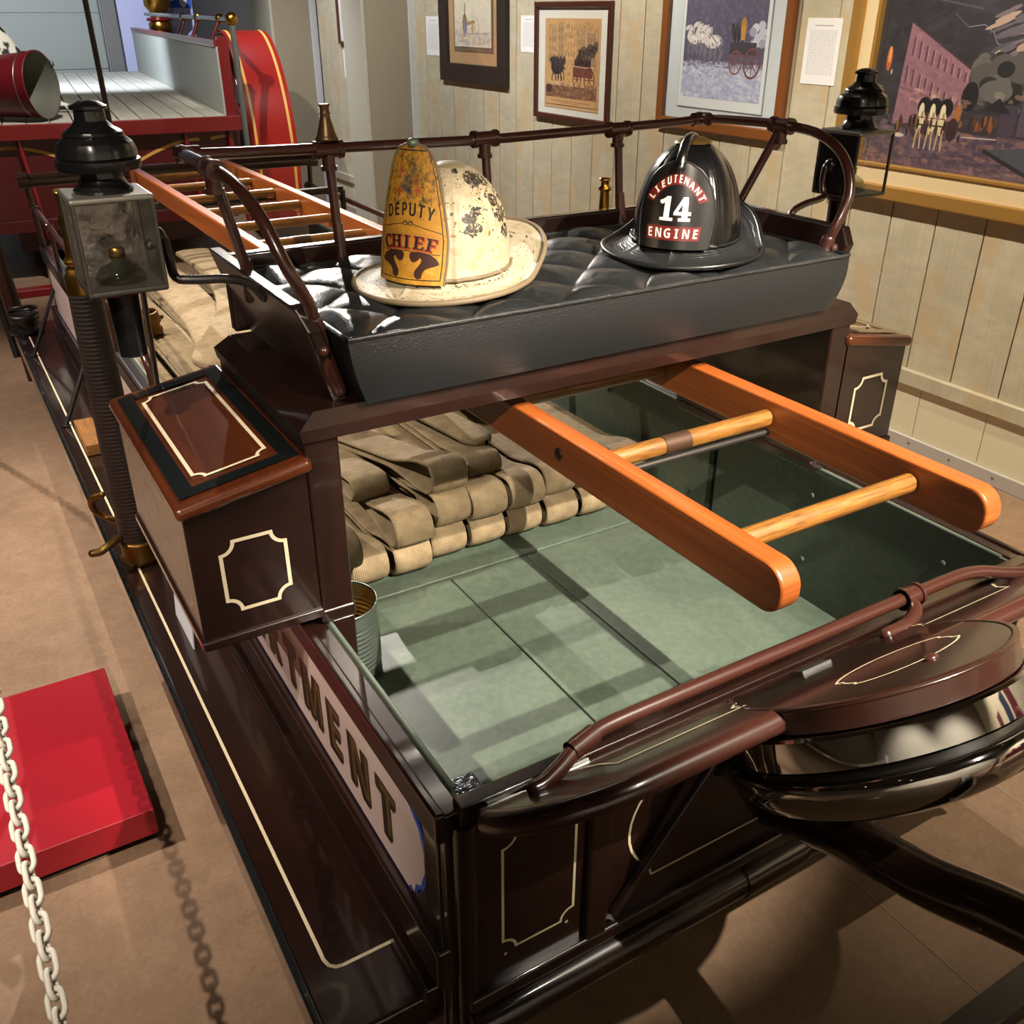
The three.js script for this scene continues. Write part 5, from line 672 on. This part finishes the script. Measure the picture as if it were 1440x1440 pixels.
function metaball(caps, c, s, res) {      // smooth union of tapered capsules -> one mesh geometry
  const mc = new MarchingCubes(res, new THREE.MeshBasicMaterial(), false, false, 160000); mc.isolation = 0; const f = mc.field, n = mc.size;
  for (let k = 0; k < n; k++) for (let j = 0; j < n; j++) for (let i = 0; i < n; i++) { const p = V(c[0] + (i - n / 2) / (n / 2) * s, c[1] + (j - n / 2) / (n / 2) * s, c[2] + (k - n / 2) / (n / 2) * s); let acc = 0; const K = 26; for (const [a, b, ra, rb] of caps) { const A = V(...a), ab = V(...b).sub(A), t = Math.max(0, Math.min(1, p.clone().sub(A).dot(ab) / ab.lengthSq())); acc += Math.exp(-K * (p.distanceTo(A.addScaledVector(ab, t)) - (ra + (rb - ra) * t))); } f[i + j * n + k * n * n] = Math.log(acc) / K; }
  mc.update(); const g = new THREE.BufferGeometry(); g.setAttribute('position', new THREE.BufferAttribute(mc.positionArray.slice(0, mc.count * 3), 3)); const p = g.attributes.position; for (let i = 0; i < p.count; i++) p.setXYZ(i, c[0] + p.getX(i) * s, c[1] + p.getY(i) * s, c[2] + p.getZ(i) * s); const m = mergeVertices(g, 1e-5); m.computeVertexNormals(); return m;
}
{ const dog = metaball([[[0, 0.16, 0], [-0.16, 0.42, 0], 0.15, 0.13], [[-0.16, 0.42, 0], [-0.24, 0.62, 0], 0.1, 0.08], [[-0.26, 0.68, 0], [-0.38, 0.64, 0], 0.09, 0.05], [[-0.2, 0.36, 0.08], [-0.24, 0.03, 0.09], 0.06, 0.035], [[-0.2, 0.36, -0.08], [-0.24, 0.03, -0.09], 0.06, 0.035], [[0.0, 0.12, 0.11], [-0.12, 0.05, 0.13], 0.09, 0.05], [[0.0, 0.12, -0.11], [-0.12, 0.05, -0.13], 0.09, 0.05], [[-0.24, 0.72, 0.08], [-0.22, 0.6, 0.11], 0.035, 0.03], [[-0.24, 0.72, -0.08], [-0.22, 0.6, -0.11], 0.035, 0.03], [[0.12, 0.06, 0], [0.28, 0.03, 0.06], 0.03, 0.015]], [-0.05, 0.4, 0], 0.52, 84);
  const n = dog.attributes.position, cols = new Float32Array(n.count * 3), spots = []; for (let k = 0; k < 1000; k++) spots.push([-0.45 + rnd() * 0.8, rnd() * 0.85, -0.25 + rnd() * 0.5, 0.014 + rnd() * 0.016]);
  for (let i = 0; i < n.count; i++) { const x = n.getX(i), y = n.getY(i), z = n.getZ(i), d = spots.some((s) => Math.hypot(x - s[0], y - s[1], z - s[2]) < s[3] * 1.3); cols.set(d ? [0.02, 0.02, 0.02] : [0.72, 0.74, 0.66], i * 3); } dog.setAttribute('color', new THREE.BufferAttribute(cols, 3));
  const o = single('dalmatian_figure', dog, M(0xffffff, 0.7, { vertexColors: true }), 'white black-spotted dalmatian figure sitting on the truck bed behind the bucket', 'dog figure'); o.position.set(0.78, 1.03, -7.95); }
// things on the far wall beyond the truck
const poster = single('blue_poster', new THREE.BoxGeometry(0.34, 0.5, 0.02), M(0xffffff, 0.6, { map: canvasTex(256, 256, (g, w, h) => { g.fillStyle = '#1f5fc0'; g.fillRect(0, 0, w, h); g.fillStyle = '#dfe8f5'; g.fillRect(20, 190, 110, 8); g.fillRect(20, 212, 80, 6); blob(g, 190, 210, 34, 44, '#d8c8c4'); }) }), 'blue information poster with white text lines on the far wall', 'poster'); poster.position.set(3.2, 1.95, RZ0 + 0.011);
const urn = thing('brass_display', 'ornate golden brass engine ornament seen through the truck rail', 'ornament'); part('urn', lathe([[0, 0], [0.13, 0], [0.13, 0.12], [0.1, 0.14], [0.1, 0.24], [0.15, 0.3], [0.15, 0.5], [0.08, 0.56], [0, 0.57]], 32).translate(2.86, 1.42, -12.9), MAT.brass, urn); part('pedestal', bx(2.66, 3.06, 0, 1.42, -13.1, -12.7, 0.01), MAT.redDark, urn); part('band', new THREE.TorusGeometry(0.13, 0.02, 10, 32).rotateX(1.57).translate(2.86, 1.58, -12.9), MAT.red, urn);
// ---------- red hand cart standing in front of the wagon (seen mirrored in the gong) ----------
const cart = thing('hand_cart', 'red two-wheeled hand cart standing in front of the wagon', 'cart'); cart.position.set(2.35, 0, 1.15); cart.rotation.y = 0.5;
for (const x of [-0.55, 0.55]) { const [a, b, c] = spoked(0.5, 14, 0.026); const w = part('wheel', a.rotateY(Math.PI / 2).translate(x, 0.526, 0), MAT.red, cart); part('spokes', b.rotateY(Math.PI / 2).translate(x, 0.526, 0), MAT.red, w); part('hub', c.rotateY(Math.PI / 2).translate(x, 0.526, 0), MAT.redDark, w); }
part('axle', rod([-0.6, 0.526, 0], [0.6, 0.526, 0], 0.025), MAT.red, cart); part('frame', [bx(-0.4, -0.34, 0.55, 0.62, -0.5, 1.5, 0.008), bx(0.34, 0.4, 0.55, 0.62, -0.5, 1.5, 0.008), bx(-0.4, 0.4, 0.6, 0.65, -0.5, -0.4, 0.008)], MAT.red, cart); part('box', [bx(-0.36, 0.36, 0.65, 0.95, -0.4, 0.5, 0.01)], M(0x7e1216, 0.35, { clearcoat: 0.5 }), cart); part('bell', lathe([[0, 0], [0.1, 0], [0.09, 0.06], [0.05, 0.12], [0, 0.14]], 24).translate(0, 0.95, -0.2), MAT.brass, cart);
for (const [z, c, n] of [[1.25, 0x5a1420, 'maroon'], [1.75, 0x1e2740, 'navy blue'], [2.6, 0x5a1420, 'dark red']]) { const sh = []; for (let k = 0; k <= 24; k++) sh.push([k / 24 * 0.36 - 0.18, 0.012 + 0.01 * Math.sin(k * 1.3)]); for (let k = 24; k >= 0; k--) sh.push([k / 24 * 0.36 - 0.18, 0.006 + 0.01 * Math.sin(k * 1.3)]); const o = single('cloth_banner', extr(poly(sh), 1.1).rotateX(-Math.PI / 2), M(c, 0.9), n + ' cloth banner hanging on the panelled wall', 'banner'); o.rotation.y = -Math.PI / 2; o.position.set(RX1 - 0.03, 0.6, z); }
scene.traverse((o) => { if (o.isMesh) { o.castShadow = true; o.receiveShadow = true; } });
renderer.render(scene, camera);
